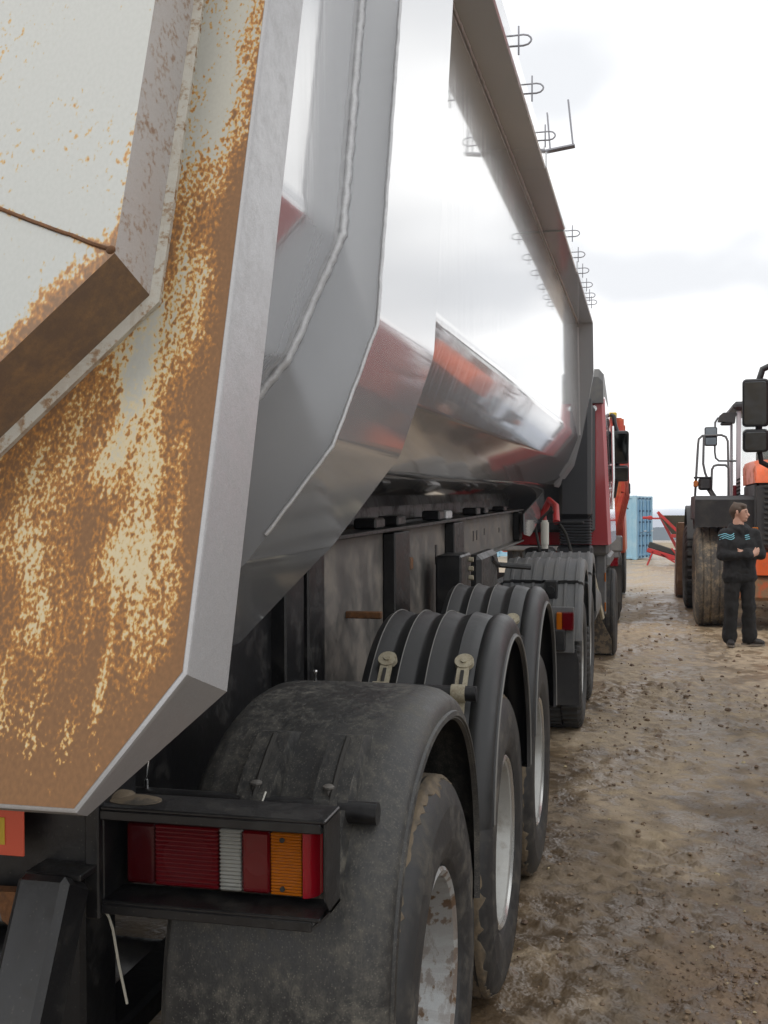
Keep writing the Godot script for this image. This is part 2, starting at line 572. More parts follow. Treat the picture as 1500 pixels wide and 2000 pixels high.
	m.roughness_texture = ImageTexture.create_from_image(Image.create_from_data(S, S, false, Image.FORMAT_L8, ro))
	var nm := Image.create_from_data(S, S, false, Image.FORMAT_L8, hh)
	nm.convert(Image.FORMAT_RGBA8)
	nm.bump_map_to_normal_map(7.0)
	m.normal_enabled = true
	m.normal_texture = ImageTexture.create_from_image(nm)
	m.normal_scale = 0.35
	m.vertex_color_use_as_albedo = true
	m.uv1_scale = Vector3(0.31, 0.31, 1)
	M.mud = m
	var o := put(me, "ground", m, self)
	o.set_meta("kind", "structure")

func clod_mesh(seed_: int) -> ArrayMesh:
	var r := RandomNumberGenerator.new()
	r.seed = seed_
	var mb := MB.new()
	mb.ball(Vector3.ZERO, Vector3(1, 0.62, 0.85), 4)
	var n := FastNoiseLite.new()
	n.seed = seed_
	n.frequency = 0.8
	for i in mb.v.size():
		var d := mb.v[i]
		mb.v[i] = d * (1.0 + n.get_noise_3dv(d * 1.3) * 0.8)
	return mb.mesh(50.0)

func build_clods() -> void:
	rng.seed = 404
	var m := plain(Color(1, 1, 1), 0.75)
	m.vertex_color_use_as_albedo = true
	for k in 3:
		var mm := MultiMesh.new()
		mm.transform_format = MultiMesh.TRANSFORM_3D
		mm.use_colors = true
		mm.mesh = clod_mesh(50 + k)
		var n := 1500
		mm.instance_count = n
		for i in n:
			var x := 0.0
			var z := 0.0
			var s := 0.0
			if i < 400:      # thick where the loose soil lies
				x = rng.randfn(0.36, 0.22)
				z = rng.randfn(-4.1, 0.5)
				s = 0.0025 + 0.010 * pow(rng.randf(), 3.0)
			elif i < 1250:
				x = rng.randf_range(-0.55, 2.2)
				z = -rng.randf_range(3.0, 11.0)
				s = 0.0025 + 0.014 * pow(rng.randf(), 4.0)
			else:
				x = rng.randf_range(-0.5, 4.0)
				z = -rng.randf_range(8.0, 26.0)
				s = 0.008 + 0.025 * pow(rng.randf(), 3.0)
			var b := Basis(Vector3.UP, rng.randf() * TAU).scaled(Vector3(s, s * rng.randf_range(0.7, 1.2), s))
			mm.set_instance_transform(i, Transform3D(b, Vector3(x, ground_at(x, z) + s * 0.25, z)))
			var t := rng.randf()
			var c := Color(0.13, 0.085, 0.058).lerp(Color(0.24, 0.17, 0.105), t)
			if rng.randf() < 0.05:
				c = Color(0.42, 0.34, 0.2)
			mm.set_instance_color(i, c)
		var o := MultiMeshInstance3D.new()
		o.multimesh = mm
		o.material_override = m
		o.name = free_name(self, ["soil_crumbs", "gravel", "mud_crumbs"][k])
		add_child(o)
		tag(o, ["loose dark soil crumbs strewn over the wet yard", "small scattered gravel lying on the wet yard", "little lumps of dried mud across the yard"][k], "soil", "", "stuff")

# ------------------------------------------------------------------ wheels
# tyre about the x axis; outer side at +x when side = 1
func tyre_mesh(R: float, W: float, rr: float, lugs: int, depth: float, n := 72) -> MB:
	var mb := MB.new()
	var hw := W * 0.5
	var prof := [Vector2(rr, hw * 0.70), Vector2(rr + 0.012, hw * 0.82), Vector2(rr + 0.03, hw * 0.90), Vector2(rr + 0.034, hw * 0.925), Vector2(lerpf(rr, R, 0.30), hw * 0.985), Vector2(lerpf(rr, R, 0.36), hw), Vector2(lerpf(rr, R, 0.5), hw * 1.005), Vector2(lerpf(rr, R, 0.68), hw * 0.985), Vector2(lerpf(rr, R, 0.70), hw * 0.995), Vector2(lerpf(rr, R, 0.83), hw * 0.945), Vector2(lerpf(rr, R, 0.93), hw * 0.885), Vector2(R - 0.010, hw * 0.83), Vector2(R - 0.001, hw * 0.79)]
	var grooves := [0.60, 0.22] if lugs == 0 else [0.0]
	for g in grooves:
		prof.append_array([Vector2(R, hw * (g + 0.04)), Vector2(R - 0.012, hw * (g + 0.03)), Vector2(R - 0.012, hw * (g - 0.03)), Vector2(R, hw * (g - 0.04))])
	for g in ([-0.22, -0.60] if lugs == 0 else []):
		prof.append_array([Vector2(R, hw * (g + 0.04)), Vector2(R - 0.012, hw * (g + 0.03)), Vector2(R - 0.012, hw * (g - 0.03)), Vector2(R, hw * (g - 0.04))])
	for k in range(12, -1, -1):
		prof.append(Vector2(prof[k].x, -prof[k].y))
	var rings := []
	var steps_n := n if lugs == 0 else lugs * 6
	for i in steps_n + 1:
		var a := TAU * i / steps_n
		var rg := []
		for q in prof:
			var r: float = q.x
			if lugs > 0 and r > lerpf(rr, R, 0.80):
				var ph := i if q.y > 0.0 else i + 3
				if posmod(ph, 6) < 2:
					r -= depth * clampf((r - lerpf(rr, R, 0.78)) / (R - lerpf(rr, R, 0.93)), 0.0, 1.0)
			rg.append(Vector3(q.y, cos(a) * r, sin(a) * r))
		rings.append(rg)
	mb.loft(rings, false)
	return mb

# deep dished disc wheel
func rim_mesh(r: float, W: float, dish: float) -> MB:
	var mb := MB.new()
	var hw := W * 0.5
	var prof := [Vector2(r + 0.016, hw * 0.80), Vector2(r + 0.018, hw * 0.92), Vector2(r + 0.008, hw * 0.95), Vector2(r - 0.006, hw * 0.90), Vector2(r - 0.014, hw * 0.70), Vector2(r - 0.020, hw * 0.5), Vector2(r - 0.035, hw * 0.9 - dish * 0.75), Vector2(r - 0.055, hw * 0.9 - dish * 0.95), Vector2(r - 0.09, hw * 0.9 - dish), Vector2(0.145, hw * 0.9 - dish + 0.012), Vector2(0.135, hw * 0.9 - dish + 0.012)]
	mb.lathe(prof, Vector3.ZERO, 56)
	return mb

func hub_mesh(at: float, big: float) -> MB:
	var mb := MB.new()
	mb.lathe([Vector2(0.15, at), Vector2(0.148, at + 0.01), Vector2(0.105 * big, at + 0.015), Vector2(0.10 * big, at + 0.09), Vector2(0.085 * big, at + 0.11), Vector2(0.0, at + 0.115)], Vector3.ZERO, 24)
	return mb

func nut_mesh(at: float) -> MB:
	var mb := MB.new()
	for k in 10:
		var a := TAU * k / 10.0
		var c := Vector3(at, cos(a) * 0.168, sin(a) * 0.168)
		mb.tube([c, c + Vector3(0.028, 0, 0)], 0.016, 6)
	return mb

# wheel node: tyre, tread mud on it is the tyre's own material; side is +1 for an outer face towards +x
func wheel(parent: Node, at: Vector3, side: float, kit: Dictionary, spin: float) -> Node3D:
	var w := node("wheel", parent, at)
	w.rotation = Vector3(spin, 0, 0)
	if side < 0.0:
		w.rotation = Vector3(spin, PI, 0)
	put(kit.tyre, "tyre", kit.rubber, w)
	if kit.has("mud"):
		put(kit.mud, "tread_mud", M.tread_mud, w)
	if kit.has("splash"):
		put(kit.splash, "shoulder_mud", M.tread_mud, w)
	var r := put(kit.rim, "rim", kit.metal, w)
	if kit.has("hub"):
		put(kit.hub, "hub", kit.get("hub_metal", M.dark_grey), w)
	if kit.has("nuts"):
		put(kit.nuts, "wheel_nuts", M.dark_grey, r).set_meta("kind", "stuff")
	return w

# a sheet of dried mud that sticks to the outer shoulder and tread, ragged at its rim
func shoulder_mud(R: float, W: float, rr: float, seed_: int, reach: float) -> ArrayMesh:
	var mb := MB.new()
	var n := FastNoiseLite.new()
	n.seed = seed_
	n.frequency = 1.0
	var hw := W * 0.5
	var line := [Vector2(R, hw * 0.70), Vector2(R - 0.001, hw * 0.79), Vector2(R - 0.010, hw * 0.83), Vector2(lerpf(rr, R, 0.93), hw * 0.885), Vector2(lerpf(rr, R, 0.83), hw * 0.945), Vector2(lerpf(rr, R, 0.70), hw * 0.997), Vector2(lerpf(rr, R, 0.5), hw * 1.006)]
	var rings := []
	for i in 221:
		var a := TAU * i / 220.0
		var e := reach + n.get_noise_2d(cos(a) * 2.5, sin(a) * 2.5) * reach + n.get_noise_2d(cos(a) * 11.0, sin(a) * 11.0) * 0.32 + n.get_noise_2d(cos(a) * 40.0, sin(a) * 40.0) * 0.16
		e = clampf(e, 0.06, 0.98)
		var rg := []
		for k in 8:
			var f := e * k / 7.0 * 6.0
			var j := mini(int(f), 5)
			var q: Vector2 = line[j].lerp(line[j + 1], f - j)
			var h := (0.0035 if k < 7 else -0.002) + 0.0015 * n.get_noise_2d(a * 30.0, k * 3.0)
			rg.append(Vector3(q.y + h * (0.3 + 0.7 * k / 7.0), cos(a) * (q.x + h * (1.0 - k / 9.0)), sin(a) * (q.x + h * (1.0 - k / 9.0))))
		rings.append(rg)
	mb.loft(rings, false)
	return mb.mesh(60.0)

func mud_ring(R: float, W: float, seed_: int) -> ArrayMesh:
	var mb := MB.new()
	var n := FastNoiseLite.new()
	n.seed = seed_
	n.frequency = 1.0
	var rings := []
	var N := 150
	for i in N + 1:
		var a := TAU * i / N
		var e := n.get_noise_2d(cos(a) * 4.0, sin(a) * 4.0) * 0.5 + n.get_noise_2d(cos(a) * 14.0, sin(a) * 14.0) * 0.35
		var top := W * 0.5 * (0.70 + 0.16 * e)
		var lowe := W * 0.5 * (0.18 - 0.5 * e)
		var bump := 0.003 + 0.003 * n.get_noise_2d(cos(a) * 30.0, sin(a) * 30.0)
		rings.append([Vector3(top, cos(a) * (R - 0.004), sin(a) * (R - 0.004)), Vector3(top - 0.01, cos(a) * (R + bump), sin(a) * (R + bump)), Vector3(lowe + 0.01, cos(a) * (R + bump), sin(a) * (R + bump)), Vector3(lowe, cos(a) * (R - 0.004), sin(a) * (R - 0.004))])
	mb.loft(rings, false)
	return mb.mesh(60.0)

# ------------------------------------------------------------------ trailer
const LEAN := 0.334
func gz(y: float) -> float:      # outer plane of the tailgate
	return 2.486 - LEAN * (y - 1.542)
func rz(y: float) -> float:      # rear plane of the rear rib
	return 1.601 - 0.309 * (y - 2.151)
func fz(y: float) -> float:      # front plane of the rear rib
	return 0.965 - 0.30 * (y - 2.176)
func nz_(y: float) -> float:     # front end of the body
	return -7.45 - 0.30 * (3.48 - y)
const GN := Vector3(0, -0.317, -0.949)   # into the gate
func gp(x: float, y: float, h := 0.0) -> Vector3:
	return Vector3(x, y, gz(y)) - GN * h

func rust_image(kind: int) -> ImageTexture:
	var W := 768 if kind == 0 else 512
	var Hh := 1536 if kind == 0 else 512
	var nf := FastNoiseLite.new()
	nf.seed = 61 + kind
	nf.frequency = 1.0
	nf.fractal_octaves = 4
	nf.noise_type = FastNoiseLite.TYPE_SIMPLEX_SMOOTH
	var a := PackedByteArray()
	a.resize(W * Hh * 3)
	var paint := Color(0.37, 0.365, 0.325) if kind == 0 else Color(0.385, 0.405, 0.40)
	var ps := paint.linear_to_srgb()
	var cream := Color(0.48, 0.41, 0.27).linear_to_srgb()
	var och := Color(0.46, 0.29, 0.10).linear_to_srgb()
	var org := Color(0.345, 0.150, 0.036).linear_to_srgb()
	var brn := Color(0.175, 0.088, 0.036).linear_to_srgb()
	for j in Hh:
		for i in W:
			var x: float
			var y: float
			var c: Color
			if kind == 0:
				x = 0.70 + 0.5 * (i + 0.5) / W
				y = 2.75 - 1.45 * (j + 0.5) / Hh
			else:
				x = 0.55 + 0.5 * (i + 0.5) / W
				y = 2.75 - 0.9 * (j + 0.5) / Hh
			var f1 := nf.get_noise_2d(x * 52.0, y * 36.0)
			var f2 := nf.get_noise_2d(x * 120.0 + 31.0, y * 85.0)
			var m1 := nf.get_noise_2d(x * 8.0 + 90.0, y * 4.0)
			var P := f1 * 0.55 + f2 * 0.28 + m1 * 0.42
			if kind == 0:
				P = -0.06 - absf(f1) * 0.5 + f2 * 0.40 + m1 * 0.62 + nf.get_noise_2d(x * 45.0 + 7.0, y * 3.0) * 0.16
				P += clampf((y - 2.2) / 0.35, 0.0, 1.0) * 0.50
				var e := 1.19 - x + f1 * 0.012
				P -= clampf(1.0 - e / 0.045, 0.0, 1.0) * 0.55
				P -= clampf((1.60 - y) / 0.2, 0.0, 1.0) * 0.36
				P -= clampf((0.93 - x) / 0.1, 0.0, 1.0) * 0.05
				# bare streak under the corner of the pan, and the run below it
				var cx := lerpf(1.02, 1.055, clampf((y - 1.80) / 0.14, 0.0, 1.0))
				if y > 1.76 and y < 2.04:
					P += maxf(0.0, 0.55 - absf(x - cx + f1 * 0.02) / 0.028 * 0.5) * clampf((2.04 - y) / 0.05, 0, 1) * clampf((y - 1.76 + m1 * 0.05) / 0.08, 0, 1)
				if y > 1.46 and y < 1.70:
					P += maxf(0.0, 0.42 - absf(x - 1.066 + m1 * 0.012) / 0.012 * 0.4) * clampf((1.70 - y) / 0.1, 0.0, 1.0) * clampf((y - 1.46) / 0.03, 0.0, 1.0)
				# strip along the lip stays painted
				var dl := (1.074 - x) * 0.71 + (y - 2.083) * 0.71
				if dl < 0.0 and dl > -0.09 and x < 1.08 and x > 0.98:
					P += 0.22 * (1.0 + dl / 0.09)
			else:
				P = 0.38 + f1 * 0.35 + f2 * 0.30 + m1 * 0.28
				# worst along the lower slanting edge and at the seam
				var de := (1.05 - x) * 0.71 + (y - 2.143) * 0.71
				if y < 2.2:
					P -= clampf(1.0 - de / 0.05, 0.0, 1.0) * 0.75
				var ds := absf(y - (2.143 + (1.05 - x) * 0.40))
				P -= clampf(1.0 - ds / 0.012, 0.0, 1.0) * 0.45
				P -= clampf(1.0 - (1.05 - x) / 0.012, 0.0, 1.0) * 0.25 * clampf((2.45 - y) / 0.2, 0.0, 1.0)
			var top := ps
			if kind == 0:   # lower down only a stained film of paint is left
				top = cream.lerp(ps, clampf((y - 1.85) / 0.4 + (P - 0.25) * 2.5, 0.0, 1.0))
			if P > 0.13:
				c = top
			elif P > 0.0:
				c = och.lerp(top, P / 0.13)
			elif P > -0.07:
				c = org.lerp(och, (P + 0.07) / 0.07)
			else:
				c = org.lerp(brn, clampf((-P - 0.07) / 0.3 + m1 * 0.5 + clampf((1.55 - y) / 0.25, 0.0, 0.5), 0.0, 1.0))
			c = c * (1.0 + f2 * (0.10 if P < 0.1 else 0.025))
			var o := (j * W + i) * 3
			a[o] = int(clampf(c.r, 0, 1) * 255.0)
			a[o + 1] = int(clampf(c.g, 0, 1) * 255.0)
			a[o + 2] = int(clampf(c.b, 0, 1) * 255.0)
	return ImageTexture.create_from_image(Image.create_from_data(W, Hh, false, Image.FORMAT_RGB8, a))

# mudguard: profile across x swept round an arc; thick sheet
func guard(prof: Array, c: Vector3, ry: float, rz2: float, a0: float, a1: float, n: int, drop := 0.0, pw := 1.0) -> MB:
	var mb := MB.new()
	var full := prof.duplicate()
	for k in range(prof.size() - 1, -1, -1):
		full.append(Vector2(clampf(prof[k].x, prof[0].x + 0.004, 9.0) - 0.005, prof[k].y - 0.006))
	var rings := []
	for i in n + 1:
		var a := deg_to_rad(lerpf(a0, a1, float(i) / n))
		var rg := []
		var ca := signf(cos(a)) * pow(absf(cos(a)), pw)
		var sa := signf(sin(a)) * pow(absf(sin(a)), pw)
		for q in full:
			rg.append(c + Vector3(q.x, sa * (ry + q.y), ca * (rz2 + q.y)))
		rings.append(rg)
	if drop > 0.0:
		for s in [0.5, 1.0]:
			var rg2 := []
			for q in rings[0]:
				rg2.append(q + Vector3(0, -drop * s * 0.001, 0))
			for k in full.size():
				rg2[k] = c + Vector3(full[k].x, 0, rz2 + full[k].y) + Vector3(0, -drop * s, 0.02 * s)
			rings.push_front(rg2)
	mb.loft(rings, true)
	mb.cap(rings[0], rings[0][0] * 2.0 - rings[1][0])
	mb.cap(rings[-1], rings[-1][0] * 2.0 - rings[-2][0])
	return mb

func build_trailer() -> void:
	var T := thing("tipper_trailer", "silver half-pipe tipper trailer with a rusty white tailgate in the foreground", "trailer", Vector3(-1.8, 0, -3.92))
	T.rotation.x = 0.0181
	base = Vector3.ZERO
	# --- body shell
	var half := [Vector2(1.15, 3.50), Vector2(1.15, 2.378), Vector2(1.1475, 2.352), Vector2(1.142, 2.33), Vector2(1.058, 2.095), Vector2(1.047, 2.074), Vector2(1.03, 2.056), Vector2(0.905, 1.872), Vector2(0.885, 1.855), Vector2(0.855, 1.842), Vector2(0.60, 1.725), Vector2(0.0, 1.70)]
	var prof := half.duplicate()
	for k in range(half.size() - 2, -1, -1):
		prof.append(Vector2(-half[k].x, half[k].y))
	var mb := MB.new()
	var along := 0.0
	var NZ := 40
	for k in prof.size() - 1:
		var p: Vector2 = prof[k]
		var q: Vector2 = prof[k + 1]
		var l := p.distance_to(q)
		for s in NZ:
			var f0 := float(s) / NZ
			var f1 := float(s + 1) / NZ
			var a := Vector3(p.x, p.y, lerpf(gz(p.y) - 0.155, nz_(p.y), f0))
			var b := Vector3(q.x, q.y, lerpf(gz(q.y) - 0.155, nz_(q.y), f0))
			var c := Vector3(q.x, q.y, lerpf(gz(q.y) - 0.155, nz_(q.y), f1))
			var d := Vector3(p.x, p.y, lerpf(gz(p.y) - 0.155, nz_(p.y), f1))
			mb.triu(a, c, b, Vector2(a.z, along), Vector2(c.z, along + l), Vector2(b.z, along + l))
			mb.triu(a, d, c, Vector2(a.z, along), Vector2(d.z, along), Vector2(c.z, along + l))
		along += l
	part(mb, "body_shell", M.sheet, T, 30.0)
	# front wall and tarpaulin close the body
	mb = MB.new()
	var fw := []
	for q in prof:
		fw.append(Vector3(q.x, q.y, nz_(q.y)))
	mb.prism(fw, Vector3(0, 0, -0.01))
	part(mb, "front_wall", M.silver, T)
	mb = MB.new()
	var rings := []
	for s in 25:
		var z := lerpf(1.72, -7.4, s / 24.0)
		var rg := []
		for k in 9:
			var x := lerpf(-1.13, 1.13, k / 8.0)
			rg.append(Vector3(x, 3.47 + 0.02 * sin(s * 1.9 + k), z))
		rings.append(rg)
	mb.loft(rings, false)
	part(mb, "tarpaulin", M.tarp, T)
	# --- rear rib: a box round the body
	for sx in [1.0, -1.0]:
		var out := [Vector2(1.25, 3.5), Vector2(1.25, 2.175), Vector2(1.2475, 2.15), Vector2(1.241, 2.125), Vector2(1.180, 1.910), Vector2(1.173, 1.888), Vector2(1.161, 1.870), Vector2(1.012, 1.658), Vector2(1.0, 1.643), Vector2(0.985, 1.630), Vector2(0.778, 1.403)]
		var inn := [Vector2(1.14, 3.5), Vector2(1.14, 2.39), Vector2(1.14, 2.37), Vector2(1.137, 2.34), Vector2(1.055, 2.11), Vector2(1.045, 2.09), Vector2(1.03, 2.07), Vector2(0.905, 1.885), Vector2(0.885, 1.872), Vector2(0.855, 1.862), Vector2(0.62, 1.815)]
		mb = MB.new()
		for k in out.size() - 1:
			var o0 := Vector3(out[k].x, out[k].y, rz(out[k].y))
			var o1 := Vector3(out[k + 1].x, out[k + 1].y, rz(out[k + 1].y))
			var p0 := Vector3(out[k].x, out[k].y, fz(out[k].y))
			var p1 := Vector3(out[k + 1].x, out[k + 1].y, fz(out[k + 1].y))
			var i0 := Vector3(inn[k].x, inn[k].y, rz(inn[k].y))
			var i1 := Vector3(inn[k + 1].x, inn[k + 1].y, rz(inn[k + 1].y))
			var j0 := Vector3(inn[k].x, inn[k].y, fz(inn[k].y))
			var j1 := Vector3(inn[k + 1].x, inn[k + 1].y, fz(inn[k + 1].y))
			mb.quad(o0, o1, p1, p0)
			mb.quad(i0, i1, o1, o0)
			mb.quad(p0, p1, j1, j0)
		mb.quad(Vector3(0.778, 1.403, rz(1.403)), Vector3(0.62, 1.815, rz(1.815)), Vector3(0.62, 1.815, fz(1.815)), Vector3(0.778, 1.403, fz(1.403)))
		if sx < 0.0:
			mb.move(Transform3D(Basis.from_scale(Vector3(-1, 1, 1)), Vector3.ZERO))
		var rib := part(mb, "rear_rib", M.silver, T, 30.0)
		# weld beads: one where the rib meets the shell, one along its outer corner
		mb = MB.new()
		rng.seed = 7
		var path := []
		for seg in [[Vector2(1.153, 3.5), Vector2(1.153, 2.36)], [Vector2(1.153, 2.36), Vector2(1.055, 2.08)], [Vector2(1.055, 2.08), Vector2(0.895, 1.866)]]:
			var n := int(seg[0].distance_to(seg[1]) / 0.012)
			for i in n:
				var q: Vector2 = seg[0].lerp(seg[1], float(i) / n)
				path.append(Vector3((q.x + rng.randf_range(-0.002, 0.002)) * sx, q.y, rz(q.y) + 0.004 + rng.randf_range(-0.0012, 0.0012)))
		mb.tube(path, 0.011, 8)
		part(mb, "weld_bead", M.weld, rib, 60.0)
		mb = MB.new()
		path = []
		for seg in [[Vector2(1.247, 3.5), Vector2(1.247, 2.15)], [Vector2(1.247, 2.15), Vector2(1.170, 1.888)], [Vector2(1.170, 1.888), Vector2(1.03, 1.688)]]:
			var n := int(seg[0].distance_to(seg[1]) / 0.02)
			for i in n:
				var q: Vector2 = seg[0].lerp(seg[1], float(i) / n)
				path.append(Vector3((q.x + rng.randf_range(-0.001, 0.001)) * sx, q.y, rz(q.y) + 0.001))
		mb.tube(path, 0.0045, 6)
		part(mb, "weld_bead", M.weld, rib, 60.0)
	# --- tailgate: frame band, rusty plate, raised pan
	var go := [Vector2(1.19, 3.5), Vector2(1.19, 1.542), Vector2(1.056, 1.359), Vector2(-1.056, 1.359), Vector2(-1.19, 1.542), Vector2(-1.19, 3.5)]
	mb = MB.new()
	var grings := []
	for st in [[0.010, 0.001], [0.0045, 0.0], [0.0013, -0.003], [0.0, -0.009], [0.0, -0.155], [0.002, -0.161], [0.008, -0.163], [0.03, -0.163]]:
		var rg := []
		for k in go.size():
			var q: Vector2 = go[k]
			var x: float = q.x - signf(q.x) * st[0]
			if k in [2, 3]:   # the chamfer runs in towards the back
				x -= signf(q.x) * 0.068 * clampf(-st[1] / 0.163, 0.0, 1.0)
			var y: float = q.y + (st[0] if k in [1, 2, 3, 4] else 0.0)
			rg.append(gp(x, y, st[1]))
		grings.append(rg)
	for i in grings.size() - 1:
		for k in go.size() - 1:
			mb.quad(grings[i][k], grings[i][k + 1], grings[i + 1][k + 1], grings[i + 1][k])
	mb.v.reverse()
	var gate := part(mb, "tailgate", M.silver_dull, T, 33.0)
	gate.set_meta("label", "white tailgate eaten by rust, with a raised middle panel")
	var plate_m := StandardMaterial3D.new()
	plate_m.albedo_texture = rust_image(0)
	plate_m.roughness = 0.75
	mb = MB.new()
	var pts := []
	for q in [Vector2(1.1835, 3.5), Vector2(1.1835, 1.546), Vector2(1.051, 1.3655), Vector2(-1.051, 1.3655), Vector2(-1.1835, 1.546), Vector2(-1.1835, 3.5)]:
		pts.append(q)
	var flat := PackedVector2Array(pts)
	var idx := Geometry2D.triangulate_polygon(flat)
	for i in range(0, idx.size(), 3):
		var P := [flat[idx[i]], flat[idx[i + 1]], flat[idx[i + 2]]]
		if (P[1] - P[0]).cross(P[2] - P[0]) < 0.0:
			P = [P[0], P[2], P[1]]
		var V := []
		var U := []
		for q in P:
			V.append(gp(q.x, q.y, 0.0015))
			U.append(Vector2((q.x - 0.70) / 0.5, (2.75 - q.y) / 1.45))
		mb.triu(V[0], V[1], V[2], U[0], U[1], U[2])
	part(mb, "rusty_plate", plate_m, gate, 0.0)
	# pan outlines on the plate: lip, foot of the sides, rim of the front
	var lip := [Vector2(1.079, 3.4), Vector2(1.074, 2.083), Vector2(0.49, 1.48), Vector2(-0.49, 1.48), Vector2(-1.074, 2.083), Vector2(-1.079, 3.4)]
	var foot := [Vector2(1.064, 3.385), Vector2(1.059, 2.092), Vector2(0.483, 1.498), Vector2(-0.483, 1.498), Vector2(-1.059, 2.092), Vector2(-1.064, 3.385)]
	var rimf := [Vector2(1.052, 3.37), Vector2(1.050, 2.103), Vector2(0.478, 1.512), Vector2(-0.478, 1.512), Vector2(-1.050, 2.103), Vector2(-1.052, 3.37)]
	mb = MB.new()
	for k in 5:
		mb.quad(gp(lip[k].x, lip[k].y, 0.0), gp(lip[k].x, lip[k].y, 0.010), gp(lip[k + 1].x, lip[k + 1].y, 0.010), gp(lip[k + 1].x, lip[k + 1].y, 0.0))
		mb.quad(gp(lip[k].x, lip[k].y, 0.010), gp(foot[k].x, foot[k].y, 0.014), gp(foot[k + 1].x, foot[k + 1].y, 0.014), gp(lip[k + 1].x, lip[k + 1].y, 0.010))
	part(mb, "panel_lip", M.lip_paint, gate, 20.0)
	for k in 5:
		mb = MB.new()
		var a0: Vector2 = foot[k]
		var b0: Vector2 = foot[k + 1]
		var a1: Vector2 = rimf[k]
		var b1: Vector2 = rimf[k + 1]
		var N := 16
		for s in N:
			var f0 := float(s) / N
			var f1 := float(s + 1) / N
			var q0: Vector2 = a0.lerp(b0, f0)
			var q1: Vector2 = a0.lerp(b0, f1)
			var r0: Vector2 = a1.lerp(b1, f0)
			var r1: Vector2 = a1.lerp(b1, f1)
			mb.quad(gp(q0.x, q0.y, 0.012), gp(r0.x, r0.y, 0.12), gp(r1.x, r1.y, 0.12), gp(q1.x, q1.y, 0.012))
		part(mb, "panel_side", M.rust_pale if k in [0, 4] else M.rust_brown, gate, 20.0)
	var pan_m := StandardMaterial3D.new()
	pan_m.albedo_texture = rust_image(1)
	pan_m.roughness = 0.5
	mb = MB.new()
	flat = PackedVector2Array(rimf)
	idx = Geometry2D.triangulate_polygon(flat)
	for i in range(0, idx.size(), 3):
		var P := [flat[idx[i]], flat[idx[i + 1]], flat[idx[i + 2]]]
		if (P[1] - P[0]).cross(P[2] - P[0]) < 0.0:
			P = [P[0], P[2], P[1]]
		var V := []
		var U := []
		for q in P:
			V.append(gp(q.x, q.y, 0.1201))
			U.append(Vector2((q.x - 0.55) / 0.5, (2.75 - q.y - 0.038) / 0.9))
		mb.triu(V[0], V[1], V[2], U[0], U[1], U[2])
	part(mb, "raised_panel", pan_m, gate, 0.0)
	mb = MB.new()
	var sp := []
	rng.seed = 12
	for i in 30:
		var x := lerpf(1.045, 0.55, i / 29.0)
		sp.append(gp(x, 2.105 + (1.05 - x) * 0.40 + rng.randf_range(-0.001, 0.001), 0.1215))
	mb.tube(sp, 0.0032, 6)
	mb.ball(gp(1.043, 2.108, 0.120), Vector3(0.008, 0.007, 0.005), 5)
	part(mb, "weld_seam", M.rust, gate, 60.0)
	# --- top rail, its hooks and the strap
	for sx in [1.0, -1.0]:
		mb = MB.new()
		var cuts := [0.62, -1.95, -3.35, -4.75, -7.47]
		for i in cuts.size() - 1:
			var w: float = [0.0, 0.004, -0.003, 0.002][i]
			mb.boxmm(Vector3(sx * 1.148, 3.482 + w, cuts[i]), Vector3(sx * (1.30 + w), 3.575, cuts[i + 1] + 0.003), 0.006)
		var rail := part(mb, "top_rail", M.silver, T, 30.0)
		mb = MB.new()
		var path := []
		rng.seed = 3
		for i in 260:
			path.append(Vector3(sx * 1.153 + rng.randf_range(-0.002, 0.002), 3.482, lerpf(0.62, -7.4, i / 259.0)))
		mb.tube(path, 0.007, 6)
		part(mb, "weld_bead", M.weld, rail, 60.0)
		for z in [-0.39, -0.91, -1.56, -2.6, -3.65, -4.33, -4.93, -5.54, -6.05, -6.42]:
			if z == -2.6:
				continue
			mb = MB.new()
			var u := []
			var b := Vector3(sx * 1.298, 3.53, z)
			for q in [Vector2(0, 0.02), Vector2(0.05, 0.021), Vector2(0.068, 0.017), Vector2(0.078, 0.008), Vector2(0.081, 0.0), Vector2(0.078, -0.008), Vector2(0.068, -0.017), Vector2(0.05, -0.021), Vector2(0, -0.02)]:
				u.append(b + Vector3(sx * q.x, q.y, 0))
			mb.tube(u, 0.0038, 6)
			mb.tube([b + Vector3(sx * 0.032, 0.055, 0), b + Vector3(sx * 0.032, -0.055, 0)], 0.0038, 6)
			part(mb, "tarp_hook", M.hook_steel, rail, 50.0)
		mb = MB.new()
		mb.bar(Vector3(sx * 1.29, 3.60, -2.04), Vector3(sx * 1.445, 3.62, -2.04), 0.05, 0.012, 0.003)
		mb.bar(Vector3(sx * 1.435, 3.62, -2.04), Vector3(sx * 1.41, 3.86, -2.04), 0.05, 0.009, 0.003)
		mb.bar(Vector3(sx * 1.315, 3.61, -2.04), Vector3(sx * 1.30, 3.80, -2.04), 0.05, 0.007, 0.002)
		part(mb, "tarp_bracket", M.hook_steel, rail)
	# --- flange round the front end
	for sx in [1.0, -1.0]:
		mb = MB.new()
		var outl := [Vector2(1.13, 3.5), Vector2(1.30, 3.5), Vector2(1.30, 3.02), Vector2(1.175, 2.38), Vector2(1.085, 2.06), Vector2(0.92, 1.835), Vector2(0.86, 1.85), Vector2(1.0, 2.06), Vector2(1.13, 2.4)]
		var poly := []
		for q in outl:
			poly.append(Vector3(q.x * sx, q.y, nz_(q.y) + 0.05))
		mb.prism(poly, Vector3(0, 0, -0.12))
		var fl := part(mb, "front_flange", M.silver, T, 20.0)
		mb = MB.new()
		mb.tube([Vector3(1.152 * sx, 3.45, nz_(3.45) + 0.055), Vector3(1.152 * sx, 2.38, nz_(2.38) + 0.055)], 0.006, 6)
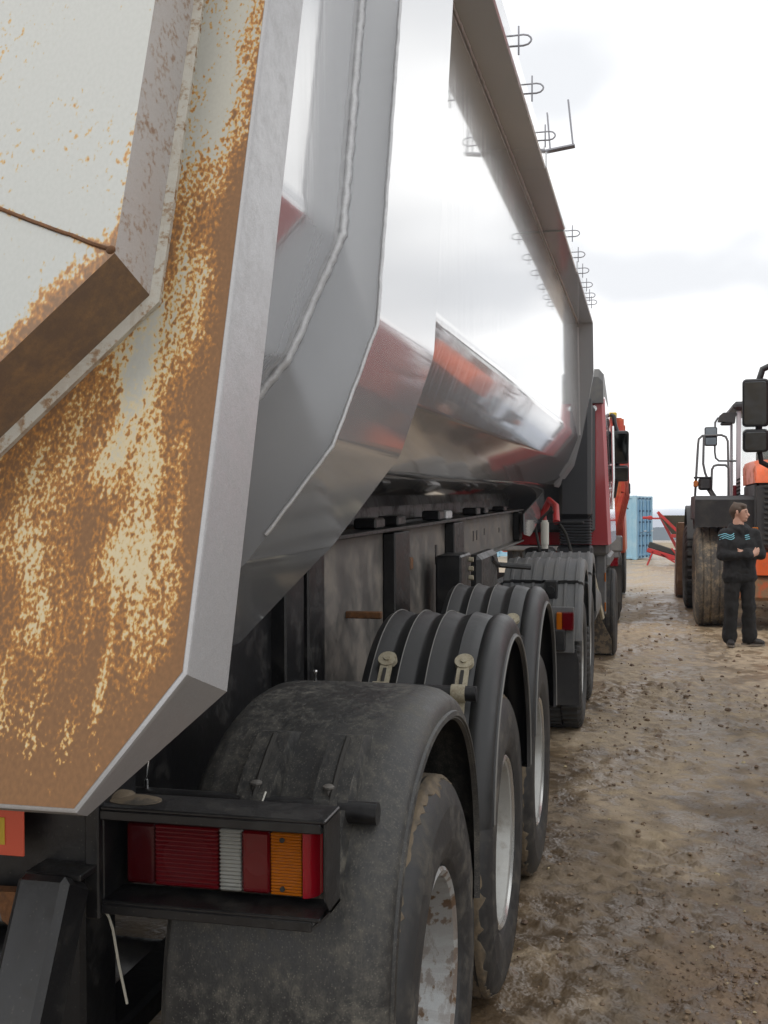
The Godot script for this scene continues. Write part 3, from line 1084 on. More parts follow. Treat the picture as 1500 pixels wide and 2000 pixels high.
		part(mb, "weld_bead", M.weld, fl)
	# --- chassis
	for sx in [1.0, -1.0]:
		mb = MB.new()
		var web := [Vector3(0, 1.62, 2.0), Vector3(0, 0.98, 2.0), Vector3(0, 0.98, -1.9), Vector3(0, 1.35, -3.2), Vector3(0, 1.35, -6.3), Vector3(0, 1.62, -6.3)]
		for k in web.size():
			web[k].x = 0.644 * sx
		mb.prism(web, Vector3(0.012 * sx, 0, 0))
		var bm := part(mb, "chassis_beam", M.frame_steel, T)
		mb = MB.new()
		mb.boxmm(Vector3(0.58 * sx, 1.618, 2.0), Vector3(0.72 * sx, 1.634, -6.3), 0.003)
		part(mb, "top_flange", M.black_steel, bm)
		mb = MB.new()
		for seg in [[Vector3(0.65, 0.974, 2.0), Vector3(0.65, 0.974, -1.9)], [Vector3(0.65, 0.974, -1.9), Vector3(0.65, 1.344, -3.2)], [Vector3(0.65, 1.344, -3.2), Vector3(0.65, 1.344, -6.3)]]:
			mb.bar(seg[0] * Vector3(sx, 1, 1), seg[1] * Vector3(sx, 1, 1), 0.14, 0.016, 0.003)
		part(mb, "bottom_flange", M.frame_steel, bm)
		for q in [[0.63, 0.44], [0.39, 0.2], [-0.92, -1.24], [-2.50, -2.86], [-5.96, -6.2]]:
			mb = MB.new()
			mb.boxmm(Vector3(0.657 * sx, 0.99 if q[0] > -2.0 else 1.36, q[0]), Vector3(0.715 * sx, 1.61, q[1]), 0.006)
			part(mb, "stiffener", M.black_steel, bm)
		mb = MB.new()
		mb.boxmm(Vector3(0.657 * sx, 0.99, 0.44), Vector3(0.667 * sx, 1.61, 1.99), 0.002)
		part(mb, "side_plate", M.black_steel, bm)
		for z in [0.6, 0.35, -0.62, -1.05, -2.1, -2.35, -3.5, -3.9, -5.0]:
			mb = MB.new()
			mb.boxmm(Vector3(0.60 * sx, 1.636, z), Vector3(0.70 * sx, 1.675 + 0.02 * fmod(absf(z) * 7.0, 1.0), z - 0.17), 0.008)
			part(mb, "rest_pad", M.weld if fmod(absf(z) * 10.0, 2.0) > 1.0 else M.black_steel, bm)
		mb = MB.new()
		mb.boxmm(Vector3(0.656 * sx, 1.41, -1.385), Vector3(0.685 * sx, 1.47, -1.46), 0.005)
		part(mb, "side_reflector", M.rust, bm)
		for q in [[-3.62, 1.49, 0.035, 0.07], [-3.78, 1.49, 0.035, 0.07], [-4.15, 1.5, 0.03, 0.05], [-5.0, 1.485, 0.05, 0.04], [-2.22, 1.44, 0.05, 0.11]]:
			mb = MB.new()
			mb.box(Vector3(0.657 * sx, q[1], q[0]), Vector3(0.006, q[3], q[2]), 0.001)
			part(mb, "bolt_plate", M.black_steel, bm)
		# rusty bracket bar standing out from the web
		mb = MB.new()
		mb.boxmm(Vector3(0.655 * sx, 1.296, -0.285), Vector3(0.80 * sx, 1.324, -0.315), 0.004)
		mb.boxmm(Vector3(0.50 * sx, 1.299, -0.287), Vector3(0.64 * sx, 1.322, -0.313), 0.004)
		part(mb, "bracket_bar", M.rust, bm)
		# gooseneck plate at the front, and the black coupling block
		mb = MB.new()
		mb.prism([Vector3(0.78 * sx, 1.60, -5.8), Vector3(0.78 * sx, 1.80, -7.75), Vector3(0.78 * sx, 1.60, -7.75), Vector3(0.78 * sx, 1.40, -6.42), Vector3(0.78 * sx, 1.385, -6.25), Vector3(0.78 * sx, 1.42, -5.82)], Vector3(-0.012 * sx, 0, 0))
		mb.boxmm(Vector3(0.78 * sx, 1.60, -7.72), Vector3(0.70 * sx, 1.80, -7.75), 0.002)
		part(mb, "hinge_plate", M.silver, T, 20.0)
		mb = MB.new()
		mb.boxmm(Vector3(0.72 * sx, 1.02, -1.86), Vector3(0.86 * sx, 1.455, -2.2), 0.01)
		var leg := part(mb, "landing_leg", M.black_steel, T)
		mb = MB.new()
		mb.boxmm(Vector3(0.74 * sx, 1.1, -2.72), Vector3(0.84 * sx, 1.41, -3.5), 0.03)
		mb.tube([Vector3(0.84 * sx, 1.36, -3.2), Vector3(0.84 * sx, 1.30, -3.52), Vector3(1.05 * sx, 1.28, -3.6)], 0.02, 8)
		part(mb, "gear_box", M.black_steel, leg)
		for k in 3:
			mb = MB.new()
			mb.tube([Vector3(0.855 * sx, 1.42 - 0.05 * k, -2.12), Vector3(0.885 * sx, 1.42 - 0.05 * k, -2.12)], 0.014, 6)
			part(mb, "bolt", M.strap, leg)
	for z in [1.1, -0.2, -1.5, -3.0, -4.6]:
		mb = MB.new()
		mb.boxmm(Vector3(-0.64, 1.25, z), Vector3(0.64, 1.45, z - 0.1), 0.01)
		part(mb, "cross_member", M.black_steel, T)
	for sx in [1.0, -1.0]:
		mb = MB.new()
		mb.boxmm(Vector3(0.40 * sx, 1.636, 1.0), Vector3(0.50 * sx, 1.73, -7.0), 0.01)
		part(mb, "subframe_beam", M.black_steel, T)
	mb = MB.new()
	mb.boxmm(Vector3(-0.83, 1.02, 1.90), Vector3(0.83, 1.29, 2.05), 0.01)
	mb.boxmm(Vector3(-0.64, 0.75, 1.2), Vector3(0.64, 1.0, 1.35), 0.01)
	part(mb, "rear_cross_member", M.black_steel, T)
	# --- wheels
	var R := 0.53
	var ty := tyre_mesh(R, 0.385, 0.292, 0, 0.0)
	var kit := {"tyre": ty.mesh(40.0), "rim": rim_mesh(0.286, 0.36, 0.17).mesh(30.0), "rubber": M.rubber, "metal": M.rim, "hub": hub_mesh(-0.01, 1.0).mesh(30.0), "nuts": nut_mesh(0.0).mesh(20.0), "mud": mud_ring(R, 0.385, 5)}
	var kit1 := kit.duplicate()
	kit1.metal = M.rim_rusty
	kit1.splash = shoulder_mud(R, 0.385, 0.292, 33, 0.34)
	kit.splash = shoulder_mud(R, 0.385, 0.292, 35, 0.30)
	var k2 := 0
	for z in [1.31, 0.0, -1.33]:
		for sx in [1.0, -1.0]:
			var w := wheel(T, Vector3(1.13 * sx, R - 0.012 + z * 0.0181, z - 0.10), sx, kit1 if z > 1.0 else kit, 0.6 + k2 * 1.1)
			k2 += 1
			if z < 1.0:
				var lipm := MB.new()
				lipm.lathe([Vector2(0.306, 0.164), Vector2(0.308, 0.171), Vector2(0.298, 0.177), Vector2(0.288, 0.168)], Vector3.ZERO, 56)
				put(lipm.mesh(60.0), "rim_flange", M.rim_bright, w)
		mb = MB.new()
		mb.tube([Vector3(-1.0, 0.53, z - 0.10), Vector3(1.0, 0.53, z - 0.10)], 0.075, 14)
		part(mb, "axle", M.black_steel, T)
		for sx in [1.0, -1.0]:
			mb = MB.new()
			mb.tube([Vector3(0.62 * sx, 0.50, z - 0.35), Vector3(0.62 * sx, 0.75, z - 0.35)], 0.12, 14)
			mb.boxmm(Vector3(0.56 * sx, 0.55, z + 0.45), Vector3(0.68 * sx, 0.62, z - 0.45), 0.01)
			mb.boxmm(Vector3(0.58 * sx, 0.55, z + 0.5), Vector3(0.66 * sx, 1.0, z + 0.35), 0.01)
			part(mb, "suspension", M.black_steel, T)
	# --- mudguards of the two forward axles
	var gprof := []
	for k in 4:
		var x0 := 0.90 + 0.092 * k
		gprof.append_array([Vector2(x0, 0.0), Vector2(x0 + 0.010, 0.0035), Vector2(x0 + 0.030, 0.0105), Vector2(x0 + 0.034, 0.013), Vector2(x0 + 0.040, 0.0115), Vector2(x0 + 0.065, 0.007), Vector2(x0 + 0.084, 0.001)])
	gprof[0] = Vector2(0.90, -0.03)
	gprof.append_array([Vector2(1.270, -0.004), Vector2(1.282, 0.006), Vector2(1.300, 0.009), Vector2(1.318, 0.004), Vector2(1.333, -0.008), Vector2(1.344, -0.026), Vector2(1.349, -0.045), Vector2(1.350, -0.062), Vector2(1.354, -0.066), Vector2(1.354, -0.074), Vector2(1.346, -0.078)])
	var guard_me := guard(gprof, Vector3(0, 0.72, 0), 0.628, 0.628, 5.0, 184.0, 56).mesh(40.0)
	var line_me := MB.new()
	for k in 3:
		var pth := []
		for i in 41:
			var a := deg_to_rad(lerpf(2.0, 140.0, i / 40.0))
			pth.append(Vector3(0.934 + 0.092 * k, 0.72 + sin(a) * 0.6432, cos(a) * 0.6432))
		line_me.tube(pth, 0.0022, 5)
	var edge_me := MB.new()
	var ep := []
	for i in 49:
		var a := deg_to_rad(lerpf(5.5, 183.0, i / 48.0))
		ep.append(Vector3(1.3545, 0.72 + sin(a) * 0.557, cos(a) * 0.557))
	edge_me.tube(ep, 0.0045, 6)
	var line_mesh := line_me.mesh(50.0)
	var edge_mesh := edge_me.mesh(50.0)
	for sx in [1.0, -1.0]:
		for z in [0.0, -1.33]:
			var g := node("mudguard", T, Vector3(0, z * 0.0181 * 0.5, z))
			if sx < 0.0:
				g.rotation.y = PI
			put(guard_me, "guard_shell", M.plastic, g)
			put(line_mesh, "mould_line", M.plastic_edge, g)
			put(edge_mesh, "edge_trim", M.plastic_edge, g)
			for x in [0.985, 1.238]:
				put(strap_mesh(x), "strap", M.strap, g)
			for x in [0.985, 1.238]:
				var bm2 := MB.new()
				bm2.box(Vector3(x, 0.72 + sin(deg_to_rad(46.0)) * 0.665, cos(deg_to_rad(46.0)) * 0.665), Vector3(0.011, 0.006, 0.075), 0.001, Basis(Vector3.RIGHT, deg_to_rad(90.0 - 46.0)).rotated(Vector3.RIGHT, 0.0))
				put(bm2.mesh(20.0), "strap_slot", M.belt, g)
			var pm := MB.new()
			pm.tube([Vector3(0.64, 1.165, 0.512), Vector3(1.295, 1.165, 0.512)], 0.024, 14)
			put(pm.mesh(40.0), "bracket_pipe", M.black_steel, g)
			var cl := MB.new()
			for x in [0.985, 1.238]:
				cl.tube([Vector3(x - 0.022, 1.165, 0.512), Vector3(x + 0.022, 1.165, 0.512)], 0.028, 14)
			put(cl.mesh(40.0), "clamp", M.strap, g)
			var st := MB.new()
			st.tube([Vector3(0.772, 1.175, 0.512), Vector3(0.772, 1.215, 0.512)], 0.006, 8)
			st.ball(Vector3(0.772, 1.217, 0.512), Vector3(0.009, 0.007, 0.009), 5)
			put(st.mesh(40.0), "stud", M.chrome, g)
	# --- the old, dusty mudguard of the rear axle
	for sx in [1.0]:
		var g := node("rear_mudguard", T)
		var p1 := [Vector2(0.88, -0.05), Vector2(0.884, -0.02), Vector2(0.90, -0.004), Vector2(0.93, 0.0), Vector2(1.0, 0.002), Vector2(1.1, 0.003), Vector2(1.2, 0.002), Vector2(1.255, 0.0), Vector2(1.285, -0.006), Vector2(1.307, -0.018), Vector2(1.322, -0.030), Vector2(1.330, -0.044), Vector2(1.332, -0.058), Vector2(1.338, -0.061), Vector2(1.340, -0.072), Vector2(1.330, -0.076)]
		put(guard(p1, Vector3(0, 0.70, 1.31), 0.612, 0.625, 0.0, 186.0, 56, 0.45, 0.86).mesh(40.0), "guard_shell", M.plastic_dusty, g)
		for x in [1.035, 1.195]:
			# raised pad with a long slot
			var pad := MB.new()
			var prings := []
			for i in 9:
				var a := deg_to_rad(lerpf(66.0, 27.0, i / 8.0))
				var hgt: float = 0.004 if i == 0 else 0.042
				if i == 8:
					hgt = 0.012
				var c := Vector3(0, 0.70 + pow(sin(a), 0.86) * (0.612 + hgt), 1.31 + pow(cos(a), 0.86) * (0.625 + hgt))
				var d := Vector3(0, 0.70 + pow(sin(a), 0.86) * 0.606, 1.31 + pow(cos(a), 0.86) * 0.619)
				prings.append([d + Vector3(x - 0.044, 0, 0), c + Vector3(x - 0.036, 0, 0), c + Vector3(x + 0.036, 0, 0), d + Vector3(x + 0.044, 0, 0)])
			pad.loft(prings, false)
			pad.cap(prings[0], Vector3(x, 1.5, 1.0))
			pad.cap(prings[-1], Vector3(x, 0.8, 2.2))
			var pd := put(pad.mesh(25.0), "bracket_pad", M.plastic_dusty, g)
			var sl := MB.new()
			var prs := []
			for i in 6:
				var a := deg_to_rad(lerpf(60.0, 34.0, i / 5.0))
				prs.append(Vector3(x + 0.004, 0.70 + pow(sin(a), 0.86) * 0.655, 1.31 + pow(cos(a), 0.86) * 0.668))
			sl.tube(prs, 0.0065, 6)
			put(sl.mesh(40.0), "slot", M.belt, pd)
		var pm := MB.new()
		pm.tube([Vector3(0.66, 1.162, 1.80), Vector3(1.292, 1.160, 1.80)], 0.0225, 16)
		put(pm.mesh(40.0), "bracket_pipe", M.black_steel, g)
		for x in [1.037, 1.189]:
			var cl := MB.new()
			cl.tube([Vector3(x - 0.024, 1.162, 1.80), Vector3(x + 0.024, 1.162, 1.80)], 0.0275, 14)
			cl.boxmm(Vector3(x - 0.024, 1.15, 1.80), Vector3(x + 0.024, 1.19, 1.765), 0.004)
			var cp := put(cl.mesh(35.0), "clamp", M.plastic_dusty, g)
			var bo := MB.new()
			bo.tube([Vector3(x, 1.185, 1.792), Vector3(x, 1.208, 1.792)], 0.009, 6)
			bo.ball(Vector3(x, 1.205, 1.792), Vector3(0.013, 0.006, 0.013), 5)
			put(bo.mesh(30.0), "bolt", M.frame_steel, cp)
		var st := MB.new()
		st.tube([Vector3(0.80, 1.175, 1.80), Vector3(0.80, 1.20, 1.80)], 0.005, 8)
		st.tube([Vector3(0.80, 1.20, 1.80), Vector3(0.805, 1.27, 1.79)], 0.0022, 6)
		put(st.mesh(40.0), "stud", M.chrome, g)
		var tie := MB.new()
		tie.tube([Vector3(1.062, 1.192, 1.806), Vector3(1.059, 1.170, 1.828), Vector3(1.057, 1.145, 1.826)], 0.002, 6)
		put(tie.mesh(40.0), "cable_tie", M.canister, g)
	# --- lamps in their brackets
	for sx in [1.0]:
		var L := node("tail_lamp", T)
		lamp(L)
		var b := MB.new()
		b.boxmm(Vector3(0.828, 1.210, 1.955), Vector3(1.258, 1.217, 2.052), 0.002)
		b.boxmm(Vector3(0.828, 1.193, 2.050), Vector3(1.250, 1.2105, 2.054), 0.002)
		b.boxmm(Vector3(0.828, 1.036, 1.955), Vector3(1.247, 1.043, 2.05), 0.002)
		b.boxmm(Vector3(0.828, 1.018, 2.044), Vector3(1.232, 1.0365, 2.051), 0.002)
		b.prism([Vector3(1.258, 1.21, 2.050), Vector3(1.258, 1.075, 2.050), Vector3(1.258, 1.043, 2.02), Vector3(1.258, 1.043, 1.957), Vector3(1.258, 1.21, 1.957)], Vector3(-0.003, 0, 0))
		b.prism([Vector3(1.258, 1.043, 2.035), Vector3(1.232, 1.02, 2.05), Vector3(1.232, 1.02, 1.957), Vector3(1.258, 1.043, 1.957)], Vector3(0, 0.006, 0))
		b.boxmm(Vector3(0.828, 1.043, 1.93), Vector3(1.250, 1.210, 1.937), 0.001)
		b.boxmm(Vector3(0.80, 1.01, 1.93), Vector3(0.828, 1.235, 2.06), 0.003)
		put(b.mesh(20.0), "lamp_bracket", M.black_steel, L)
		var mud := MB.new()
		mud.ball(Vector3(0.872, 1.217, 2.0), Vector3(0.055, 0.006, 0.035), 7)
		mud.ball(Vector3(0.835, 1.219, 1.985), Vector3(0.03, 0.010, 0.03), 6)
		put(mud.mesh(60.0), "mud_cake", M.tread_mud, L)
	# marker plate, bumper posts, hook and a loose cable under the gate
	mb = MB.new()
	mb.boxmm(Vector3(0.10, 1.13, 2.095), Vector3(0.70, 1.218, 2.10), 0.001)
	var mp := part(mb, "marker_plate", M.plate_red, T)
	mb = MB.new()
	mb.boxmm(Vector3(0.14, 1.150, 2.1005), Vector3(0.663, 1.200, 2.102), 0.0005)
	part(mb, "marker_field", M.plate_yellow, mp)
	for sx in [1.0, -1.0]:
		mb = MB.new()
		mb.bar(Vector3(0.77 * sx, 1.10, 2.11), Vector3(0.77 * sx, 0.45, 2.44), 0.10, 0.10, 0.012)
		mb.boxmm(Vector3(0.715 * sx, 1.10, 2.03), Vector3(0.825 * sx, 1.112, 2.12), 0.002)
		part(mb, "bumper_post", M.black_steel, T)
	mb = MB.new()
	mb.boxmm(Vector3(-1.2, 0.36, 2.38), Vector3(1.2, 0.47, 2.5), 0.015)
	part(mb, "bumper_bar", M.black_steel, T)
	mb = MB.new()
	mb.prism([Vector3(0.60, 1.06, 2.10), Vector3(0.705, 1.065, 2.10), Vector3(0.700, 1.035, 2.10), Vector3(0.67, 1.0, 2.10), Vector3(0.655, 1.01, 2.10), Vector3(0.645, 1.04, 2.10), Vector3(0.60, 1.04, 2.10)], Vector3(0, 0, -0.03))
	part(mb, "hook_bracket", M.rust, T)
	mb = MB.new()
	mb.tube([Vector3(0.745, 0.965, 1.89), Vector3(0.765, 0.95, 1.90), Vector3(0.776, 0.928, 1.905), Vector3(0.788, 0.86, 1.905), Vector3(0.803, 0.78, 1.90)], 0.0028, 6)
	part(mb, "loose_cable", M.cable, T)
	mb = MB.new()
	mb.tube([Vector3(-0.5, 0.8, 0.65), Vector3(0.5, 0.8, 0.65)], 0.15, 20)
	part(mb, "air_tank", M.black_steel, T)

func strap_mesh(x: float) -> ArrayMesh:
	var mb := MB.new()
	var r := []
	for i in 9:
		var a := deg_to_rad(lerpf(54.0, 24.0, i / 8.0))
		var w := 0.019 if i > 0 else 0.010
		var o := Vector3(x, 0.72 + sin(a) * 0.650, cos(a) * 0.650)
		var p := Vector3(x, 0.72 + sin(a) * 0.662, cos(a) * 0.662)
		r.append([o + Vector3(-w, 0, 0), p + Vector3(-w, 0, 0), p + Vector3(w, 0, 0), o + Vector3(w, 0, 0)])
	mb.loft(r, true)
	mb.cap(r[0], Vector3(x, 2, 0))
	mb.cap(r[-1], Vector3(x, 0, 1))
	var a2 := deg_to_rad(53.0)
	var n := Vector3(0, sin(a2), cos(a2))
	var c := Vector3(x, 0.72, 0) + n * 0.648
	mb.tube([c, c + n * 0.017], 0.031, 20)
	mb.tube([c + n * 0.016, c + n * 0.022], 0.012, 8)
	return mb.mesh(35.0)

func lamp(L: Node) -> void:
	# back box and six lens fields, ribbed across
	var mb := MB.new()
	mb.boxmm(Vector3(0.848, 1.052, 1.94), Vector3(1.226, 1.174, 1.975), 0.006)
	put(mb.mesh(20.0), "lamp_body", M.black_steel, L)
	for q in [[0.97, 0.05, 0.045], [1.0565, 0.018, 0.05], [1.1065, 0.022, 0.022], [1.165, 0.026, 0.045]]:
		mb = MB.new()
		var bowl := []
		for i in 7:
			var a := PI * 0.5 * i / 6.0
			var rg := []
			for k in 16:
				var g := TAU * k / 16.0
				rg.append(Vector3(q[0] + cos(g) * sin(a) * q[1], 1.108 + sin(g) * sin(a) * q[2], 1.9765 + 0.006 * (1.0 - cos(a))))
			bowl.append(rg)
		mb.loft(bowl, true)
		put(mb.mesh(40.0), "reflector_bowl", M.rim_bright, L)
	var rows := [[0.848, 0.905, M.lens_dark, 0, "reflector_field"], [0.905, 1.034, M.lens_red, 14, "brake_lens"], [1.034, 1.079, M.lens_white, 16, "reversing_lens"], [1.079, 1.134, M.lens_red, 0, "rear_lens"], [1.134, 1.196, M.lens_amber, 20, "indicator_lens"]]
	for q in rows:
		mb = MB.new()
		var n: int = maxi(q[3], 1)
		for k in n:
			var y0 := lerpf(1.056, 1.170, float(k) / n)
			var y1 := lerpf(1.056, 1.170, float(k + 1) / n)
			mb.boxmm(Vector3(q[0] + 0.0008, y0 + 0.0004, 1.974), Vector3(q[1] - 0.0008, y1 - 0.0004, 1.990), 0.003 if n > 1 else 0.004)
		var l := put(mb.mesh(30.0), q[4], q[2], L)
		if q[4] == "indicator_lens":
			for y in [1.068, 1.158]:
				mb = MB.new()
				mb.tube([Vector3(1.158, y, 1.988), Vector3(1.158, y, 1.9915)], 0.005, 8)
				put(mb.mesh(30.0), "screw", M.belt, l)
	# the rounded red end
	mb = MB.new()
	var rings := []
	for i in 9:
		var a := deg_to_rad(lerpf(0.0, 90.0, i / 8.0))
		var x := 1.197 + 0.030 * sin(a)
		var z := 1.962 + 0.028 * cos(a)
		var e := 0.006 * (1.0 - cos(a))
		rings.append([Vector3(x, 1.054 + e, z), Vector3(x, 1.172 - e, z)])
	mb.loft(rings, false)
	var tp := []
	var bt := []
	for r in rings:
		bt.append(r[0])
		tp.append(r[1])
	tp.append(Vector3(1.197, 1.172, 1.95))
	bt.append(Vector3(1.197, 1.054, 1.95))
	mb.cap(tp, Vector3(1.2, 2, 1.9))
	mb.cap(bt, Vector3(1.2, 0, 1.9))
	put(mb.mesh(40.0), "end_lens", M.lens_bright, L)

# ------------------------------------------------------------------ trucks
# outline in (z, y) pushed across x, with the upper part drawn in
func cab_shell(x0: float, x1: float, z_back: float, z_front: float, y0: float, y1: float, taper: float) -> MB:
	var mb := MB.new()
	var side := [Vector2(z_back, y0), Vector2(z_back, y1 - 0.10), Vector2(z_back - 0.04, y1 - 0.03), Vector2(z_back - 0.12, y1), Vector2(z_front + 0.55, y1 - 0.02), Vector2(z_front + 0.30, y1 - 0.14), Vector2(z_front + 0.06, y0 + 1.0), Vector2(z_front, y0 + 0.8), Vector2(z_front, y0)]
	# two end rings inset for a soft edge
	var c := Vector3((x0 + x1) * 0.5, (y0 + y1) * 0.5, (z_back + z_front) * 0.5)
	var build := []
	for e in [[x0, 1.0, 0.05], [x0, 1.0, 0.0], [x1, -1.0, 0.0], [x1, -1.0, 0.05]]:
		var rg := []
		for q in side:
			var tp := taper * clampf((q.y - y0) / (y1 - y0), 0.0, 1.0)
			var x: float = e[0] + e[1] * tp
			var inset: float = e[2]
			var p := Vector3(x + (0.0 if inset > 0.0 else e[1] * 0.035), q.y, q.x)
			if inset > 0.0:
				p.y = lerpf(p.y, c.y, 0.02)
				p.z = lerpf(p.z, c.z, 0.035)
			rg.append(p)
		build.append(rg)
	for i in 3:
		var A: Array = build[i]
		var B: Array = build[i + 1]
		for j in A.size():
			var k := (j + 1) % A.size()
			mb.oquad(A[j], A[k], B[k], B[j], c)
	mb.cap(build[0], Vector3(x0 - 5.0, c.y, c.z))
	mb.cap(build[3], Vector3(x1 + 5.0, c.y, c.z))
	return mb

func rounded(c: Vector3, s: Vector3, r: float, bs := Basis.IDENTITY) -> MB:
	var mb := MB.new()
	var rings := []
	# rounded rectangle in x, y; softened to both faces in z
	for e in [[-0.5, 0.25], [-0.42, 0.06], [-0.25, 0.0], [0.3, 0.0], [0.44, 0.05], [0.5, 0.14]]:
		var rg := []
		var ins: float = e[1] * r * 2.0
		for q in 4:
			for k in 5:
				var a := deg_to_rad(90.0 * q + 22.5 * k)
				var cx: float = (s.x * 0.5 - r) * (1.0 if q in [0, 3] else -1.0)
				var cy: float = (s.y * 0.5 - r) * (1.0 if q in [0, 1] else -1.0)
				rg.append(c + bs * Vector3(cx + cos(a) * maxf(r - ins, 0.003), cy + sin(a) * maxf(r - ins, 0.003), e[0] * s.z))
		rings.append(rg)
	mb.loft(rings, true)
	mb.cap(rings[0], c - bs.z * 9.0)
	mb.cap(rings[-1], c + bs.z * 9.0)
	return mb

# a lorry mirror pair: tall main glass, squat wide-angle glass, arms back to the cab at x = wall
func mirrors(parent: Node, c: Vector3, wall: float, tilt: float) -> void:
	var g := node("door_mirror", parent, c - base)
	var keep := base
	base = Vector3.ZERO
	var sgn := signf(wall - c.x)
	var bs := Basis(Vector3.UP, tilt) * Basis(Vector3.RIGHT, 0.16)
	part(rounded(Vector3(0, 0.21, 0), Vector3(0.22, 0.41, 0.10), 0.035, bs), "main_housing", M.mirror_shell, g)
	part(rounded(Vector3(-0.004, 0.21, 0) + bs * Vector3(0, 0, 0.052), Vector3(0.19, 0.37, 0.006), 0.028, bs), "main_glass", M.mirror_glass, g, 8.0)
	part(rounded(Vector3(0.0, -0.115, 0), Vector3(0.215, 0.195, 0.11), 0.035, bs), "wide_housing", M.mirror_shell, g)
	part(rounded(Vector3(0.0, -0.115, 0) + bs * Vector3(0, 0, 0.057), Vector3(0.18, 0.16, 0.006), 0.028, bs), "wide_glass", M.mirror_glass, g, 8.0)
	var w := wall - c.x
	var mb := MB.new()
	mb.tube([Vector3(0.03 * sgn, 0.40, -0.03), Vector3(0.06 * sgn, 0.50, -0.03), Vector3(lerpf(0.0, w, 0.7), 0.60, -0.05), Vector3(w, 0.62, -0.08)], 0.028, 8)
	mb.tube([Vector3(0.03 * sgn, 0.03, -0.03), Vector3(0.03 * sgn, -0.06, -0.05)], 0.03, 8)
	mb.tube([Vector3(0.03 * sgn, -0.18, -0.02), Vector3(0.05 * sgn, -0.30, -0.03), Vector3(lerpf(0.0, w, 0.6), -0.40, -0.05), Vector3(w, -0.40, -0.06)], 0.024, 8)
	part(mb, "mirror_arm", M.mirror_shell, g, 50.0)
	base = keep

func lug_kit(R: float, W: float, rim: float, lugs: int, depth: float, rub: Material, metal: Material) -> Dictionary:
	return {"tyre": tyre_mesh(R, W, rim + 0.006, lugs, depth).mesh(40.0), "rim": rim_mesh(rim, W * 0.9, 0.13).mesh(30.0), "rubber": rub, "metal": metal, "hub": hub_mesh(0.0, 1.2).mesh(30.0), "nuts": nut_mesh(0.012).mesh(20.0)}

